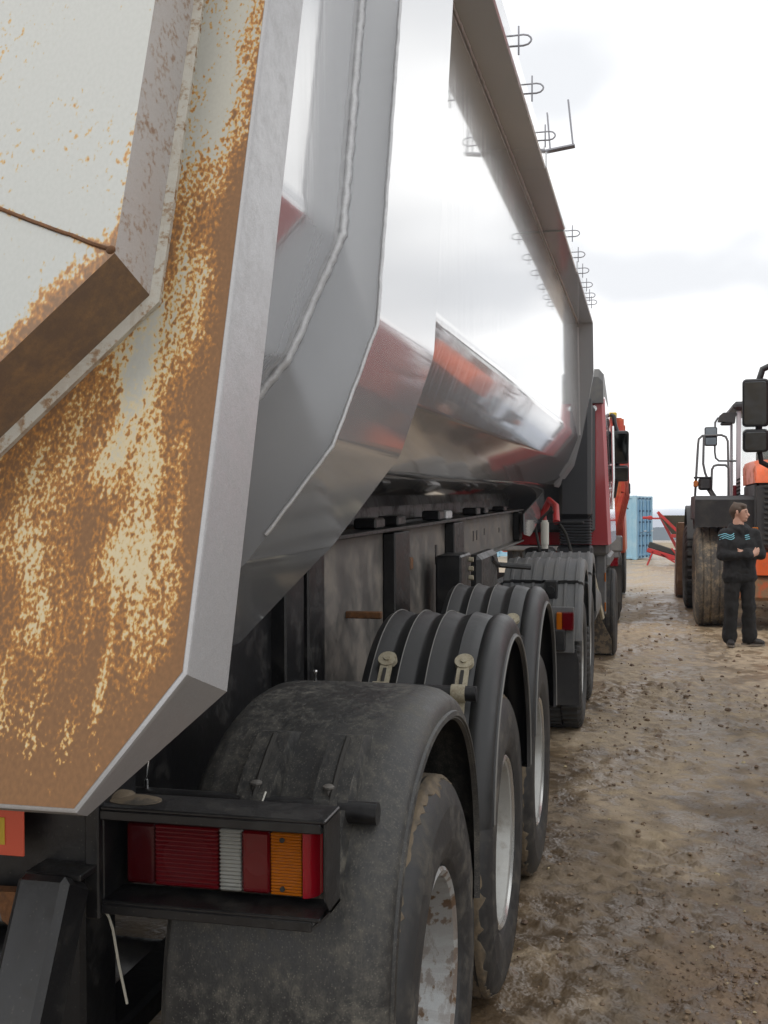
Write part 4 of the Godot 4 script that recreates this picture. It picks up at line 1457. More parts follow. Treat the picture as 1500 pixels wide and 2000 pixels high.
func build_tractor() -> void:
	var T := thing("tractor_unit", "red tractor unit with a grey rear mudguard pair, coupled to the silver trailer", "truck", Vector3(-1.66, 0, -11.0))
	var X := -1.66
	var mb := MB.new()
	for s in [-1.0, 1.0]:
		mb.boxmm(Vector3(X + s * 0.38, 0.72, -8.1), Vector3(X + s * 0.45, 0.98, -14.2), 0.01)
	part(mb, "chassis_rail", M.black_steel, T)
	mb = MB.new()
	mb.boxmm(Vector3(X - 0.5, 1.0, -8.9), Vector3(X + 0.5, 1.16, -10.2), 0.03)
	part(mb, "fifth_wheel", M.black_steel, T)
	mb = MB.new()
	mb.boxmm(Vector3(X - 1.15, 0.70, -8.12), Vector3(X + 1.1, 0.86, -8.2), 0.01)
	part(mb, "rear_beam", M.black_steel, T)
	# wheels
	var kit := lug_kit(0.52, 0.31, 0.286, 46, 0.016, M.lug_rubber, M.rim)
	var flat := lug_kit(0.52, 0.31, 0.286, 0, 0.0, M.rubber, M.rim)
	flat.hub_metal = M.rim
	for z in [-8.95, -10.32]:
		for s in [1.0, -1.0]:
			wheel(T, Vector3(X + s * 1.04, 0.515, z) - base, s, kit, z)
			wheel(T, Vector3(X + s * 0.70, 0.515, z) - base, s, kit, z + 0.2)
		var ax := MB.new()
		ax.tube([Vector3(X - 0.9, 0.52, z), Vector3(X + 0.9, 0.52, z)], 0.09, 12)
		ax.ball(Vector3(X, 0.52, z), Vector3(0.24, 0.24, 0.24), 8)
		part(ax, "axle", M.black_steel, T)
	for s in [1.0, -1.0]:
		wheel(T, Vector3(X + s * 1.185, 0.515, -13.62) - base, s, flat, 0.3)
	# ribbed rear mudguards
	var gp2 := [Vector2(-0.31, -0.03)]
	for k in 7:
		var x0 := -0.30 + 0.083 * k
		gp2.append_array([Vector2(x0, 0.0), Vector2(x0 + 0.050, 0.0), Vector2(x0 + 0.053, 0.011), Vector2(x0 + 0.072, 0.011), Vector2(x0 + 0.075, 0.0)])
	gp2.append_array([Vector2(0.285, 0.0), Vector2(0.30, -0.006), Vector2(0.308, -0.02), Vector2(0.31, -0.05), Vector2(0.31, -0.085)])
	for z in [-8.95, -10.32]:
		for s in [1.0, -1.0]:
			var g := node("mudguard", T, Vector3(X + s * 0.90, 0.0, z) - base)
			if s < 0.0:
				g.rotation.y = PI
			put(guard(gp2, Vector3(0, 0.74, 0), 0.605, 0.62, 48.0, 128.0, 22).mesh(30.0), "top_section", M.plastic_grey, g)
			put(guard(gp2, Vector3(0, 0.735, 0), 0.585, 0.605, 2.0, 47.7, 12).mesh(30.0), "rear_section", M.plastic_grey, g)
			put(guard(gp2, Vector3(0, 0.735, 0), 0.585, 0.605, 128.3, 178.0, 12).mesh(30.0), "front_section", M.plastic_grey, g)
			var h := MB.new()
			h.boxmm(Vector3(0.02, 1.06, 0.52), Vector3(0.12, 1.20, 0.42), 0.01)
			h.tube([Vector3(0.07, 1.13, 0.52), Vector3(0.07, 1.13, 0.57)], 0.03, 10)
			put(h.mesh(30.0), "guard_mount", M.black_steel, g)
	# lamps and flaps at the tail
	for s in [1.0, -1.0]:
		var f := MB.new()
		f.prism([Vector3(X + s * 0.72, 0.70, -8.27), Vector3(X + s * 1.17, 0.70, -8.27), Vector3(X + s * 1.19, 0.60, -8.27), Vector3(X + s * 1.19, 0.28, -8.30), Vector3(X + s * 0.72, 0.28, -8.30)], Vector3(0, 0, -0.012))
		part(f, "mud_flap", M.dark_grey, T)
		var b := MB.new()
		b.boxmm(Vector3(X + s * 0.70, 0.68, -8.20), Vector3(X + s * 1.16, 1.02, -8.23), 0.006)
		part(b, "lamp_panel", M.plastic_grey, T)
		var la := node("tail_lamp", T)
		for q in [[1.035, 1.075, M.lens_amber, "indicator_lens"], [1.075, 1.16, M.lens_red, "brake_lens"]]:
			var l := MB.new()
			l.boxmm(Vector3(X + s * q[0], 0.855, -8.13), Vector3(X + s * q[1], 0.985, -8.2), 0.006)
			part(l, q[3], q[2], la)
	# cab
	part(cab_shell(X - 1.31, X + 1.315, -12.2, -14.4, 1.36, 3.0, 0.075), "cab", M.red_paint, T, 25.0)
	for s in [1.0, -1.0]:
		var w := MB.new()
		w.prism([Vector3(X + s * 1.268, 2.15, -12.95), Vector3(X + s * 1.268, 2.15, -14.05), Vector3(X + s * 1.248, 2.80, -13.9), Vector3(X + s * 1.248, 2.80, -12.95)], Vector3(s * 0.012, 0, 0))
		part(w, "door_window", M.cab_glass, T)
		var h := MB.new()
		h.boxmm(Vector3(X + s * 1.28, 1.95, -12.98), Vector3(X + s * 1.32, 2.0, -13.15), 0.01)
		h.tube([Vector3(X + s * 1.30, 1.75, -12.82), Vector3(X + s * 1.32, 2.1, -12.82), Vector3(X + s * 1.31, 2.7, -12.82)], 0.016, 8)
		part(h, "grab_handle", M.chrome, T)
		# door step, front mudguard and its flap
		var st := MB.new()
		st.boxmm(Vector3(X + s * 0.95, 1.24, -12.36), Vector3(X + s * 1.28, 1.38, -12.75), 0.03)
		part(st, "cab_corner", M.plastic_grey, T)
		var fg := MB.new()
		fg.boxmm(Vector3(X + s * 1.14, 0.58, -12.42), Vector3(X + s * 1.25, 1.25, -12.55), 0.015)
		fg.boxmm(Vector3(X + s * 1.0, 1.10, -12.5), Vector3(X + s * 1.29, 1.24, -14.2), 0.03)
		var fgo := part(fg, "front_mudguard", M.plastic_grey, T)
		var fl := MB.new()
		fl.prism([Vector3(X + s * 1.10, 0.56, -12.84), Vector3(X + s * 1.16, 0.54, -12.84), Vector3(X + s * 1.30, 0.26, -12.84), Vector3(X + s * 1.30, 0.10, -12.84), Vector3(X + s * 1.08, 0.10, -12.84)], Vector3(0, 0, -0.015))
		part(fl, "front_flap", M.tread_mud, fgo)
		var br := MB.new()
		br.bar(Vector3(X + s * 1.12, 1.1, -12.0), Vector3(X + s * 1.22, 0.55, -12.3), 0.03, 0.05, 0.006)
		part(br, "flap_stay", M.strap, fgo)
		for y in [0.62, 0.95]:
			var rf := MB.new()
			rf.boxmm(Vector3(X + s * 1.235, y, -12.40), Vector3(X + s * 1.25, y + 0.10, -12.415), 0.002)
			part(rf, "side_reflector", M.lens_amber, fgo)
	# dark back panel, snorkel with bellows, deflector on the roof
	mb = MB.new()
	mb.boxmm(Vector3(X - 1.10, 1.50, -12.05), Vector3(X + 1.145, 2.86, -12.19), 0.03)
	part(mb, "back_panel", M.panel_black, T)
	mb = MB.new()
	mb.boxmm(Vector3(X + 0.78, 1.66, -11.75), Vector3(X + 1.12, 2.95, -12.1), 0.04)
	part(mb, "air_intake", M.panel_black, T)
	mb = MB.new()
	var prf := []
	for k in 9:
		prf.append_array([[0.17, 1.66 - 0.031 * k], [0.155, 1.66 - 0.031 * k - 0.014], [0.155, 1.66 - 0.031 * k - 0.018], [0.17, 1.66 - 0.031 * k - 0.030]])
	var rings := []
	for q in prf:
		var rg := []
		for k in 4:
			for e in 4:
				var a := deg_to_rad(-90.0 * k - 30.0 * e)
				var sx: float = 1.0 if k in [0, 3] else -1.0
				var sz: float = -1.0 if k in [0, 1] else 1.0
				rg.append(Vector3(X + 0.95 + sx * (q[0] - 0.05) + cos(a) * 0.05, q[1], -11.92 + sz * (q[0] - 0.05) - sin(a) * -0.05))
		rings.append(rg)
	mb.loft(rings, true)
	part(mb, "bellows", M.panel_black, T, 25.0)
	mb = MB.new()
	mb.boxmm(Vector3(X + 0.76, 0.9, -11.78), Vector3(X + 1.13, 1.37, -12.1), 0.03)
	part(mb, "air_filter", M.panel_black, T)
	mb = MB.new()
	var dr := []
	for q in [Vector2(-12.12, 2.90), Vector2(-12.10, 3.18), Vector2(-12.14, 3.27), Vector2(-12.4, 3.30), Vector2(-13.9, 3.08), Vector2(-14.1, 2.98)]:
		dr.append(Vector3(X - 1.22, q.y, q.x))
	var dl := []
	for st in [[0.0, 0.05], [0.03, 0.0], [2.40, 0.0], [2.45, 0.06]]:
		var rg := []
		for q in dr:
			rg.append(Vector3(q.x + st[0], q.y - (st[1] if q.y > 2.95 else 0.0), q.z))
		dl.append(rg)
	var dc := Vector3(X, 3.05, -13.0)
	for i in 3:
		for j in dr.size():
			var k := (j + 1) % dr.size()
			mb.oquad(dl[i][j], dl[i][k], dl[i + 1][k], dl[i + 1][j], dc)
	mb.cap(dl[0], Vector3(X - 5, 3, -13))
	mb.cap(dl[3], Vector3(X + 5, 3, -13))
	part(mb, "roof_deflector", M.plastic_grey, T, 25.0)
	mb = MB.new()
	mb.tube([Vector3(X + 1.13, 2.84, -12.12), Vector3(X + 1.13, 2.84, -12.19)], 0.035, 12)
	part(mb, "work_lamp", M.chrome, T)
	mb = MB.new()
	mb.tube([Vector3(-0.95, 1.40, -10.9), Vector3(-0.95, 1.62, -10.9)], 0.04, 16)
	mb.tube([Vector3(-0.95, 1.62, -10.9), Vector3(-0.95, 1.64, -10.9)], 0.03, 12)
	mb.tube([Vector3(-0.95, 1.36, -10.9), Vector3(-0.95, 1.40, -10.9)], 0.032, 12)
	part(mb, "white_canister", M.canister, T)
	mb = MB.new()
	mb.boxmm(Vector3(X + 0.5, 0.9, -10.8), Vector3(X + 0.78, 1.36, -11.4), 0.03)
	part(mb, "valve_box", M.black_steel, T)
	mb = MB.new()
	mb.boxmm(Vector3(-1.2, 1.605, -10.95), Vector3(-0.575, 1.632, -11.0), 0.004)
	part(mb, "hose_bar", M.black_steel, T)
	mb = MB.new()
	mb.tube([Vector3(-0.84, 1.62, -10.95), Vector3(-0.86, 1.78, -11.1), Vector3(-0.93, 1.84, -11.2), Vector3(-1.0, 1.7, -11.25), Vector3(-0.98, 1.5, -11.2)], 0.035, 10)
	part(mb, "red_hose", M.red_machine, T, 50.0)
	mb = MB.new()
	mb.tube([Vector3(-1.02, 1.62, -10.98), Vector3(-0.9, 1.75, -11.0), Vector3(-0.76, 1.5, -11.1), Vector3(-0.70, 1.3, -11.1)], 0.016, 8)
	mb.tube([Vector3(-1.05, 1.60, -10.9), Vector3(-1.0, 1.40, -10.8), Vector3(-0.98, 1.2, -10.8)], 0.014, 8)
	part(mb, "air_hose", M.belt, T, 50.0)
	mb = MB.new()
	for s in [1.0, -1.0]:
		mb.tube([Vector3(X + s * 0.95, 0.75, -10.98), Vector3(X + s * 0.95, 0.75, -12.3)], 0.26, 20)
	part(mb, "fuel_tank", M.plastic_grey, T)
	mirrors(T, Vector3(-0.295, 2.315, -14.0), -0.40, 0.10)
	mirrors(T, Vector3(X * 2.0 + 0.295, 2.315, -14.0), X * 2.0 + 0.40, -0.10)

func build_tipper() -> void:
	var X := -1.6
	var T := thing("tipper_truck", "worn orange-red tipper truck parked ahead of the red tractor unit", "truck", Vector3(X, 0, -20.0))
	var prof := [Vector2(1.27, 3.14), Vector2(1.28, 2.03), Vector2(1.13, 1.38), Vector2(0.9, 1.2)]
	var mb := MB.new()
	var A := []
	var B := []
	for s in [1.0, -1.0]:
		var list := prof.duplicate()
		if s < 0.0:
			list.reverse()
		for q in list:
			A.append(Vector3(X + s * q.x, q.y, -16.95))
			B.append(Vector3(X + s * q.x, q.y, -22.3))
	mb.prism(A, Vector3(0, 0, -5.35))
	part(mb, "tipper_body", M.red_worn, T, 20.0)
	mb = MB.new()
	for z in [-16.93, -18.2, -19.5, -20.8, -22.2]:
		for s in [1.0, -1.0]:
			mb.bar(Vector3(X + s * 1.27, 3.12, z), Vector3(X + s * 1.29, 2.0, z), 0.07, 0.07, 0.008)
			mb.bar(Vector3(X + s * 1.29, 2.03, z), Vector3(X + s * 1.13, 1.38, z), 0.07, 0.07, 0.008)
	part(mb, "body_rib", M.red_worn, T)
	mb = MB.new()
	mb.boxmm(Vector3(X - 1.26, 3.14, -16.9), Vector3(X + 1.2, 3.22, -17.0), 0.01)
	part(mb, "top_beam", M.plate_yellow, T)
	mb = MB.new()
	mb.boxmm(Vector3(X - 1.1, 1.12, -16.95), Vector3(X + 1.28, 1.36, -17.25), 0.02)
	mb.boxmm(Vector3(X + 1.02, 1.02, -16.97), Vector3(X + 1.24, 1.14, -17.2), 0.02)
	part(mb, "rear_bumper", M.plastic_grey, T)
	mb = MB.new()
	mb.boxmm(Vector3(X + 1.10, 0.90, -16.98), Vector3(X + 1.22, 1.07, -17.05), 0.008)
	part(mb, "tail_lamp", M.lens_red, T)
	mb = MB.new()
	mb.boxmm(Vector3(X + 0.75, 0.34, -17.1), Vector3(X + 1.27, 0.92, -17.12), 0.004)
	part(mb, "mud_flap", M.belt, T)
	mb = MB.new()
	for s in [-1.0, 1.0]:
		mb.boxmm(Vector3(X + s * 0.38, 0.75, -17.0), Vector3(X + s * 0.46, 1.2, -25.0), 0.01)
	part(mb, "chassis_rail", M.black_steel, T)
	var kit := lug_kit(0.52, 0.3, 0.286, 0, 0.0, M.rubber, M.rim)
	for z in [-17.9, -19.25, -23.9]:
		for s in [1.0, -1.0]:
			wheel(T, Vector3(X + s * 1.08, 0.52 + level(z), z) - base, s, kit, z)
	part(cab_shell(X - 1.24, X + 1.24, -22.5, -24.7, 0.9, 3.0, 0.06), "cab", M.red_worn, T, 25.0)
	mb = MB.new()
	mb.prism([Vector3(X + 1.20, 1.9, -23.0), Vector3(X + 1.20, 1.9, -24.3), Vector3(X + 1.18, 2.7, -24.1), Vector3(X + 1.18, 2.7, -23.0)], Vector3(0.014, 0, 0))
	part(mb, "door_window", M.cab_glass, T)
	mb = rounded(Vector3(-0.34, 2.18, -22.2), Vector3(0.16, 0.22, 0.08), 0.03)
	var mi := part(mb, "door_mirror", M.mirror_shell, T)
	part(rounded(Vector3(-0.34, 2.18, -22.157), Vector3(0.13, 0.19, 0.006), 0.022), "mirror_glass", M.mirror_glass, mi, 8.0)
	mb = MB.new()
	mb.tube([Vector3(-0.36, 2.08, -22.2), Vector3(-0.42, 1.86, -22.3), Vector3(-0.30, 1.78, -22.3)], 0.012, 6)
	mb.tube([Vector3(-0.36, 2.08, -22.2), Vector3(-0.5, 1.9, -22.9)], 0.02, 6)
	part(mb, "mirror_arm", M.mirror_shell, mi)

# the lorry beside the camera, outside the frame but for its mirrors
func build_side_truck() -> void:
	var X := 2.53
	var T := thing("parked_truck", "red truck standing at the right edge, only its black door mirrors in view", "truck", Vector3(X, 0, -6.0))
	part(cab_shell(X - 1.25, X + 1.25, -8.75, -10.35, 1.75, 3.05, 0.05), "cab", M.red_paint, T, 25.0)
	var lowr := MB.new()
	lowr.boxmm(Vector3(X - 1.2, 0.9, -8.8), Vector3(X + 1.2, 1.75, -10.3), 0.05)
	part(lowr, "added_skirt", M.plastic_grey, T)  # unseen lower body, added in grey to weaken red reflections in the trailer
	for s in [1.0, -1.0]:
		var w := MB.new()
		w.prism([Vector3(X + s * 1.21, 2.0, -9.0), Vector3(X + s * 1.21, 2.0, -9.95), Vector3(X + s * 1.19, 2.7, -9.8), Vector3(X + s * 1.19, 2.7, -9.0)], Vector3(s * 0.014, 0, 0))
		part(w, "door_window", M.cab_glass, T)
		var fg := MB.new()
		fg.boxmm(Vector3(X + s * 0.9, 0.95, -8.4), Vector3(X + s * 1.24, 1.1, -10.2), 0.03)
		fg.boxmm(Vector3(X + s * 0.9, 0.4, -8.3), Vector3(X + s * 1.22, 0.95, -8.6), 0.03)
		part(fg, "step_panel", M.plastic_grey, T)
	mirrors(T, Vector3(0.935, 2.45, -9.96), 1.32, -0.08)
	var mb := MB.new()
	for s in [-1.0, 1.0]:
		mb.boxmm(Vector3(X + s * 0.38, 0.75, -3.9), Vector3(X + s * 0.46, 1.05, -10.0), 0.01)
	part(mb, "chassis_rail", M.black_steel, T)
	var kit := lug_kit(0.52, 0.3, 0.286, 0, 0.0, M.rubber, M.rim)
	for z in [-4.6, -5.95, -9.3]:
		for s in [1.0, -1.0]:
			wheel(T, Vector3(X + s * 1.06, 0.515, z) - base, s, kit, z)

# ------------------------------------------------------------------ container
func build_container() -> void:
	var O := Vector3(-0.30, level(-45.0), -45.0)
	var T := thing("shipping_container", "pale blue shipping container with locking rods standing at the far end of the yard", "container", O)
	base = Vector3.ZERO
	T.rotation.y = deg_to_rad(-15.5)
	# local: door end faces +x, long side faces +z; near corner at the origin
	var L := 6.06
	var D := 2.44
	var H := 2.56
	var mb := MB.new()
	for x in [-0.08, -L + 0.08]:
		for z in [-0.08, -D + 0.08]:
			mb = MB.new()
			mb.box(Vector3(x, H * 0.5, z), Vector3(0.16, H, 0.16), 0.01)
			part(mb, "corner_post", M.container_blue, T)
	mb = MB.new()
	for y in [0.08, H - 0.06]:
		for z in [-0.06, -D + 0.06]:
			mb.boxmm(Vector3(-0.16, y - 0.05, z - 0.05), Vector3(-L + 0.16, y + 0.05, z + 0.05), 0.008)
		for x in [-0.06, -L + 0.06]:
			mb.boxmm(Vector3(x - 0.05, y - 0.05, -0.16), Vector3(x + 0.05, y + 0.05, -D + 0.16), 0.008)
	part(mb, "frame_rail", M.container_blue, T)
	# corrugated walls
	for w in [[0.0, -1.0], [-D, 1.0]]:
		mb = MB.new()
		var x := -0.16
		var zz: float = w[0] + w[1] * 0.03
		while x > -L + 0.2:
			for q in [[0.0, 0.07, 0.0, 0.0], [0.07, 0.138, 0.0, 0.036], [0.138, 0.208, 0.036, 0.036], [0.208, 0.276, 0.036, 0.0]]:
				mb.quad(Vector3(x - q[1], 0.13, zz + w[1] * q[3]), Vector3(x - q[0], 0.13, zz + w[1] * q[2]), Vector3(x - q[0], H - 0.11, zz + w[1] * q[2]), Vector3(x - q[1], H - 0.11, zz + w[1] * q[3]))
			x -= 0.276
		part(mb, "side_wall", M.container_blue, T, 0.0)
	mb = MB.new()
	mb.boxmm(Vector3(-0.05, H - 0.06, -0.05), Vector3(-L + 0.05, H - 0.02, -D + 0.05), 0.005)
	part(mb, "roof", M.container_blue, T)
	mb = MB.new()
	mb.boxmm(Vector3(-L + 0.05, 0.1, -0.1), Vector3(-L + 0.09, H - 0.1, -D + 0.1), 0.005)
	part(mb, "end_wall", M.container_blue, T)
	# door leaves with rods, keepers and handles
	for k in 2:
		var z0 := -0.17 - 1.06 * k
		mb = MB.new()
		mb.boxmm(Vector3(-0.07, 0.14, z0), Vector3(-0.03, H - 0.12, z0 - 1.04), 0.01)
		for j in 4:
			mb.boxmm(Vector3(-0.035, 0.24, z0 - 0.08 - 0.24 * j), Vector3(-0.005, H - 0.2, z0 - 0.20 - 0.24 * j), 0.012)
		var d := part(mb, "door", M.container_door, T)
		for j in 2:
			var z := z0 - 0.26 - 0.5 * j
			mb = MB.new()
			mb.tube([Vector3(0.03, 0.08, z), Vector3(0.03, H - 0.06, z)], 0.022, 8)
			part(mb, "lock_rod", M.container_blue, d)
			mb = MB.new()
			for y in [0.10, 0.55, 0.95, 1.5, 1.95, H - 0.1]:
				mb.box(Vector3(0.03, y, z), Vector3(0.05, 0.07, 0.12), 0.006)
			part(mb, "keeper", M.container_dark, d)
			mb = MB.new()
			mb.box(Vector3(0.055, 1.08 + 0.05 * j, z - 0.16), Vector3(0.02, 0.035, 0.42), 0.004)
			part(mb, "door_handle", M.chrome if j == 1 else M.container_dark, d)

# ------------------------------------------------------------------ red screening plant, far
func build_screener() -> void:
	var Z := -40.0
	var y0 := level(Z)
	var T := thing("screening_plant", "red screening machine with a dark hopper and a low conveyor beyond the loader", "machine", Vector3(1.3, y0, Z))
	var mb := MB.new()
	# hopper
	var A := [Vector3(0.52, 1.60, Z + 0.9), Vector3(3.2, 1.60, Z + 0.9), Vector3(3.2, 1.60, Z - 1.2), Vector3(0.52, 1.60, Z - 1.2)]
	var B := [Vector3(0.95, 0.95, Z + 0.4), Vector3(2.7, 0.95, Z + 0.4), Vector3(2.7, 0.95, Z - 0.7), Vector3(0.95, 0.95, Z - 0.7)]
	mb.loft([B, A], true)
	mb.cap(B, Vector3(1.8, 0, Z))
	part(mb, "hopper", M.hopper, T, 0.0)
	mb = MB.new()
	mb.bar(Vector3(0.45, 1.72, Z + 0.92), Vector3(1.42, 0.75, Z + 0.92), 0.07, 0.10, 0.01)
	mb.bar(Vector3(1.35, 0.85, Z + 0.92), Vector3(1.42, y0 + 0.05, Z + 0.92), 0.12, 0.10, 0.01)
	mb.bar(Vector3(0.5, 1.72, Z - 1.2), Vector3(1.4, y0 + 0.05, Z - 1.0), 0.09, 0.10, 0.01)
	mb.bar(Vector3(3.0, 1.5, Z + 0.92), Vector3(2.8, y0 + 0.05, Z + 0.9), 0.12, 0.10, 0.01)
	mb.bar(Vector3(0.9, 0.9, Z + 0.93), Vector3(2.9, 0.9, Z + 0.93), 0.08, 0.12, 0.01)
	part(mb, "frame", M.red_machine, T)
	mb = MB.new()
	mb.box(Vector3(0.20, 1.52, Z + 0.9), Vector3(0.18, 0.14, 0.14), 0.04)
	mb.tube([Vector3(-0.05, 1.52, Z + 0.9), Vector3(0.14, 1.52, Z + 0.9)], 0.05, 8)
	mb.bar(Vector3(0.20, 1.5, Z + 0.9), Vector3(0.55, 1.5, Z + 0.9), 0.06, 0.06, 0.01)
	part(mb, "drive_motor", M.red_machine, T)
	mb = MB.new()
	mb.bar(Vector3(0.15, 0.62, Z + 1.4), Vector3(1.35, 0.22, Z + 1.4), 0.4, 0.20, 0.03)
	part(mb, "conveyor_belt", M.belt, T)
	mb = MB.new()
	mb.bar(Vector3(0.1, 0.45, Z + 1.62), Vector3(1.4, 0.05, Z + 1.62), 0.05, 0.14, 0.01)
	mb.bar(Vector3(0.1, 0.42, Z + 1.18), Vector3(1.4, 0.02, Z + 1.18), 0.05, 0.14, 0.01)
	mb.bar(Vector3(0.3, 0.40, Z + 1.62), Vector3(0.1, y0 + 0.03, Z + 1.62), 0.05, 0.06, 0.01)
	mb.bar(Vector3(0.55, 0.30, Z + 1.62), Vector3(1.2, y0 + 0.03, Z + 1.62), 0.05, 0.06, 0.01)
	mb.bar(Vector3(0.9, 0.5, Z + 1.62), Vector3(1.2, 0.10, Z + 1.62), 0.05, 0.06, 0.01)
	part(mb, "conveyor_frame", M.red_machine, T)

# ------------------------------------------------------------------ wheel loader
func build_loader() -> void:
	var X := 2.05
	var T := thing("wheel_loader", "orange wheel loader seen from behind, its worn muddy tyre beside the standing man", "loader", Vector3(X, 0, -18.8))
	var R := 0.75
	var rear := lug_kit(R, 0.56, 0.33, 0, 0.0, M.loader_tyre, M.orange)
	var front := lug_kit(R, 0.56, 0.33, 26, 0.035, M.lug_rubber, M.orange)
	for s in [1.0, -1.0]:
		wheel(T, Vector3(X + s * 1.03, R - 0.01, -17.55) - base, s, rear, 0.4)
		wheel(T, Vector3(X + s * 1.08, R - 0.01, -20.6) - base, s, front, 0.1)
	var mb := MB.new()
	mb.tube([Vector3(X - 0.9, 0.75, -17.55), Vector3(X + 0.9, 0.75, -17.55)], 0.16, 12)
	mb.tube([Vector3(X - 0.9, 0.75, -20.6), Vector3(X + 0.9, 0.75, -20.6)], 0.16, 12)
	part(mb, "axle", M.dark_grey, T)
	# counterweight, its muddy foot, hood and grille
	mb = MB.new()
	mb.prism([Vector3(X - 0.47, 1.14, -16.45), Vector3(X + 0.47, 1.14, -16.45), Vector3(X + 0.78, 1.14, -16.75), Vector3(X + 0.78, 1.14, -17.2), Vector3(X - 0.78, 1.14, -17.2), Vector3(X - 0.78, 1.14, -16.75)], Vector3(0, -0.32, 0))
	part(mb, "counterweight", M.orange, T)
	mb = MB.new()
	mb.boxmm(Vector3(X - 0.75, 0.80, -16.5), Vector3(X + 0.75, 0.45, -17.2), 0.05)
	part(mb, "counterweight_foot", M.orange_muddy, T)
	mb = MB.new()
	mb.boxmm(Vector3(X - 0.47, 1.16, -16.6), Vector3(X + 0.47, 2.13, -17.0), 0.05)
	var gr := part(mb, "rear_grille", M.dark_grey, T)
	for k in 12:
		mb = MB.new()
		mb.boxmm(Vector3(X - 0.38, 1.24 + 0.075 * k, -16.56), Vector3(X + 0.38, 1.275 + 0.075 * k, -16.62), 0.006)
		part(mb, "grille_slat", M.belt, gr)
	mb = MB.new()
	var hr := []
	for q in [Vector2(-16.60, 2.14), Vector2(-16.64, 2.30), Vector2(-16.80, 2.42), Vector2(-17.1, 2.49), Vector2(-18.6, 2.52), Vector2(-18.6, 2.14)]:
		hr.append([q, 0.0])
	var hood := []
	for e in [[-0.50, 0.10], [-0.47, 0.03], [-0.40, 0.0], [0.40, 0.0], [0.47, 0.03], [0.50, 0.10]]:
		var rg := []
		for q in hr:
			rg.append(Vector3(X + e[0], q[0].y - (e[1] if q[0].y > 2.2 else 0.0), q[0].x))
		hood.append(rg)
	for i in 5:
		for j in hr.size():
			var k := (j + 1) % hr.size()
			mb.oquad(hood[i][j], hood[i][k], hood[i + 1][k], hood[i + 1][j], Vector3(X, 2.25, -17.6))
	mb.cap(hood[0], Vector3(X - 9, 2.2, -17.6))
	mb.cap(hood[5], Vector3(X + 9, 2.2, -17.6))
	part(mb, "engine_hood", M.orange, T, 40.0)
	mb = MB.new()
	mb.boxmm(Vector3(X - 0.49, 1.18, -16.75), Vector3(X + 0.49, 2.14, -18.55), 0.03)
	part(mb, "engine_side", M.dark_grey, T)
	# black mudguard boxes over the rear wheels and their lamps
	for s in [1.0, -1.0]:
		mb = MB.new()
		var g := []
		for q in [Vector2(-16.85, 1.50), Vector2(-16.80, 1.90), Vector2(-16.90, 1.96), Vector2(-18.3, 1.96), Vector2(-18.5, 1.75), Vector2(-18.45, 1.60), Vector2(-18.2, 1.62), Vector2(-17.0, 1.62), Vector2(-16.95, 1.5)]:
			g.append(Vector3(X - s * 0.47, q.y, q.x))
		mb.prism(g, Vector3(-s * 0.85, 0, 0))
		var f := part(mb, "mudguard", M.dark_grey, T)
		mb = MB.new()
		mb.boxmm(Vector3(X - s * 0.535, 1.24, -16.62), Vector3(X - s * 0.45, 1.5, -16.7), 0.01)
		part(mb, "tail_lamp", M.lens_amber, f)
		mb = MB.new()
		mb.boxmm(Vector3(X - s * 0.535, 1.16, -16.62), Vector3(X - s * 0.45, 1.235, -16.7), 0.01)
		part(mb, "brake_lamp", M.lens_red, f)
		# lamp box on its arm
		mb = MB.new()
		mb.boxmm(Vector3(X - s * 1.20, 2.07, -18.3), Vector3(X - s * 1.0, 2.27, -18.5), 0.03)
		mb.bar(Vector3(X - s * 1.04, 2.1, -18.4), Vector3(X - s * 0.95, 1.94, -18.3), 0.09, 0.05, 0.01)
		mb.boxmm(Vector3(X - s * 1.27, 2.26, -18.3), Vector3(X - s * 1.0, 2.285, -18.5), 0.004)
		var lb := part(mb, "lamp_box", M.dark_grey, f)
		mb = MB.new()
		mb.boxmm(Vector3(X - s * 1.28, 2.12, -18.3), Vector3(X - s * 1.205, 2.22, -18.42), 0.015)
		part(mb, "marker_lamp", M.lens_amber, lb)
		# handrails
		var rails := [
			[Vector3(-1.26, 1.45, 0), Vector3(-1.26, 1.75, 0), Vector3(-1.20, 2.80, 0), Vector3(-1.19, 2.90, 0), Vector3(-1.13, 2.955, 0), Vector3(-0.84, 2.96, 0), Vector3(-0.77, 2.93, 0), Vector3(-0.74, 2.86, 0), Vector3(-0.73, 2.4, 0), Vector3(-0.73, 1.95, 0)],
			[Vector3(-1.11, 2.95, 0), Vector3(-1.12, 2.5, 0), Vector3(-1.09, 2.35, 0), Vector3(-1.05, 2.25, 0)],
			[Vector3(-1.0, 2.07, 0.1), Vector3(-0.99, 2.40, 0.1), Vector3(-0.96, 2.46, 0.1), Vector3(-0.90, 2.475, 0.1), Vector3(-0.78, 2.47, 0.1), Vector3(-0.735, 2.43, 0.1)]]
		for r in rails:
			mb = MB.new()
			var pth := []
			for q in r:
				pth.append(Vector3(X + q.x * s, q.y, -18.5 + q.z))
			mb.tube(pth, 0.019, 8)
			part(mb, "handrail", M.tube_grey, T, 50.0)
		# cab mirror and its bow
		mb = MB.new()
		var bow := []
		for q in [Vector3(-0.60, 3.25, 0), Vector3(-0.80, 3.27, 0), Vector3(-0.88, 3.25, 0), Vector3(-0.92, 3.18, 0), Vector3(-0.925, 2.70, 0), Vector3(-0.91, 2.60, 0), Vector3(-0.86, 2.555, 0), Vector3(-0.58, 2.55, 0)]:
			bow.append(Vector3(X + q.x * s, q.y, -18.75))
		mb.tube(bow, 0.016, 8)
		part(mb, "mirror_bow", M.tube_grey, T, 50.0)
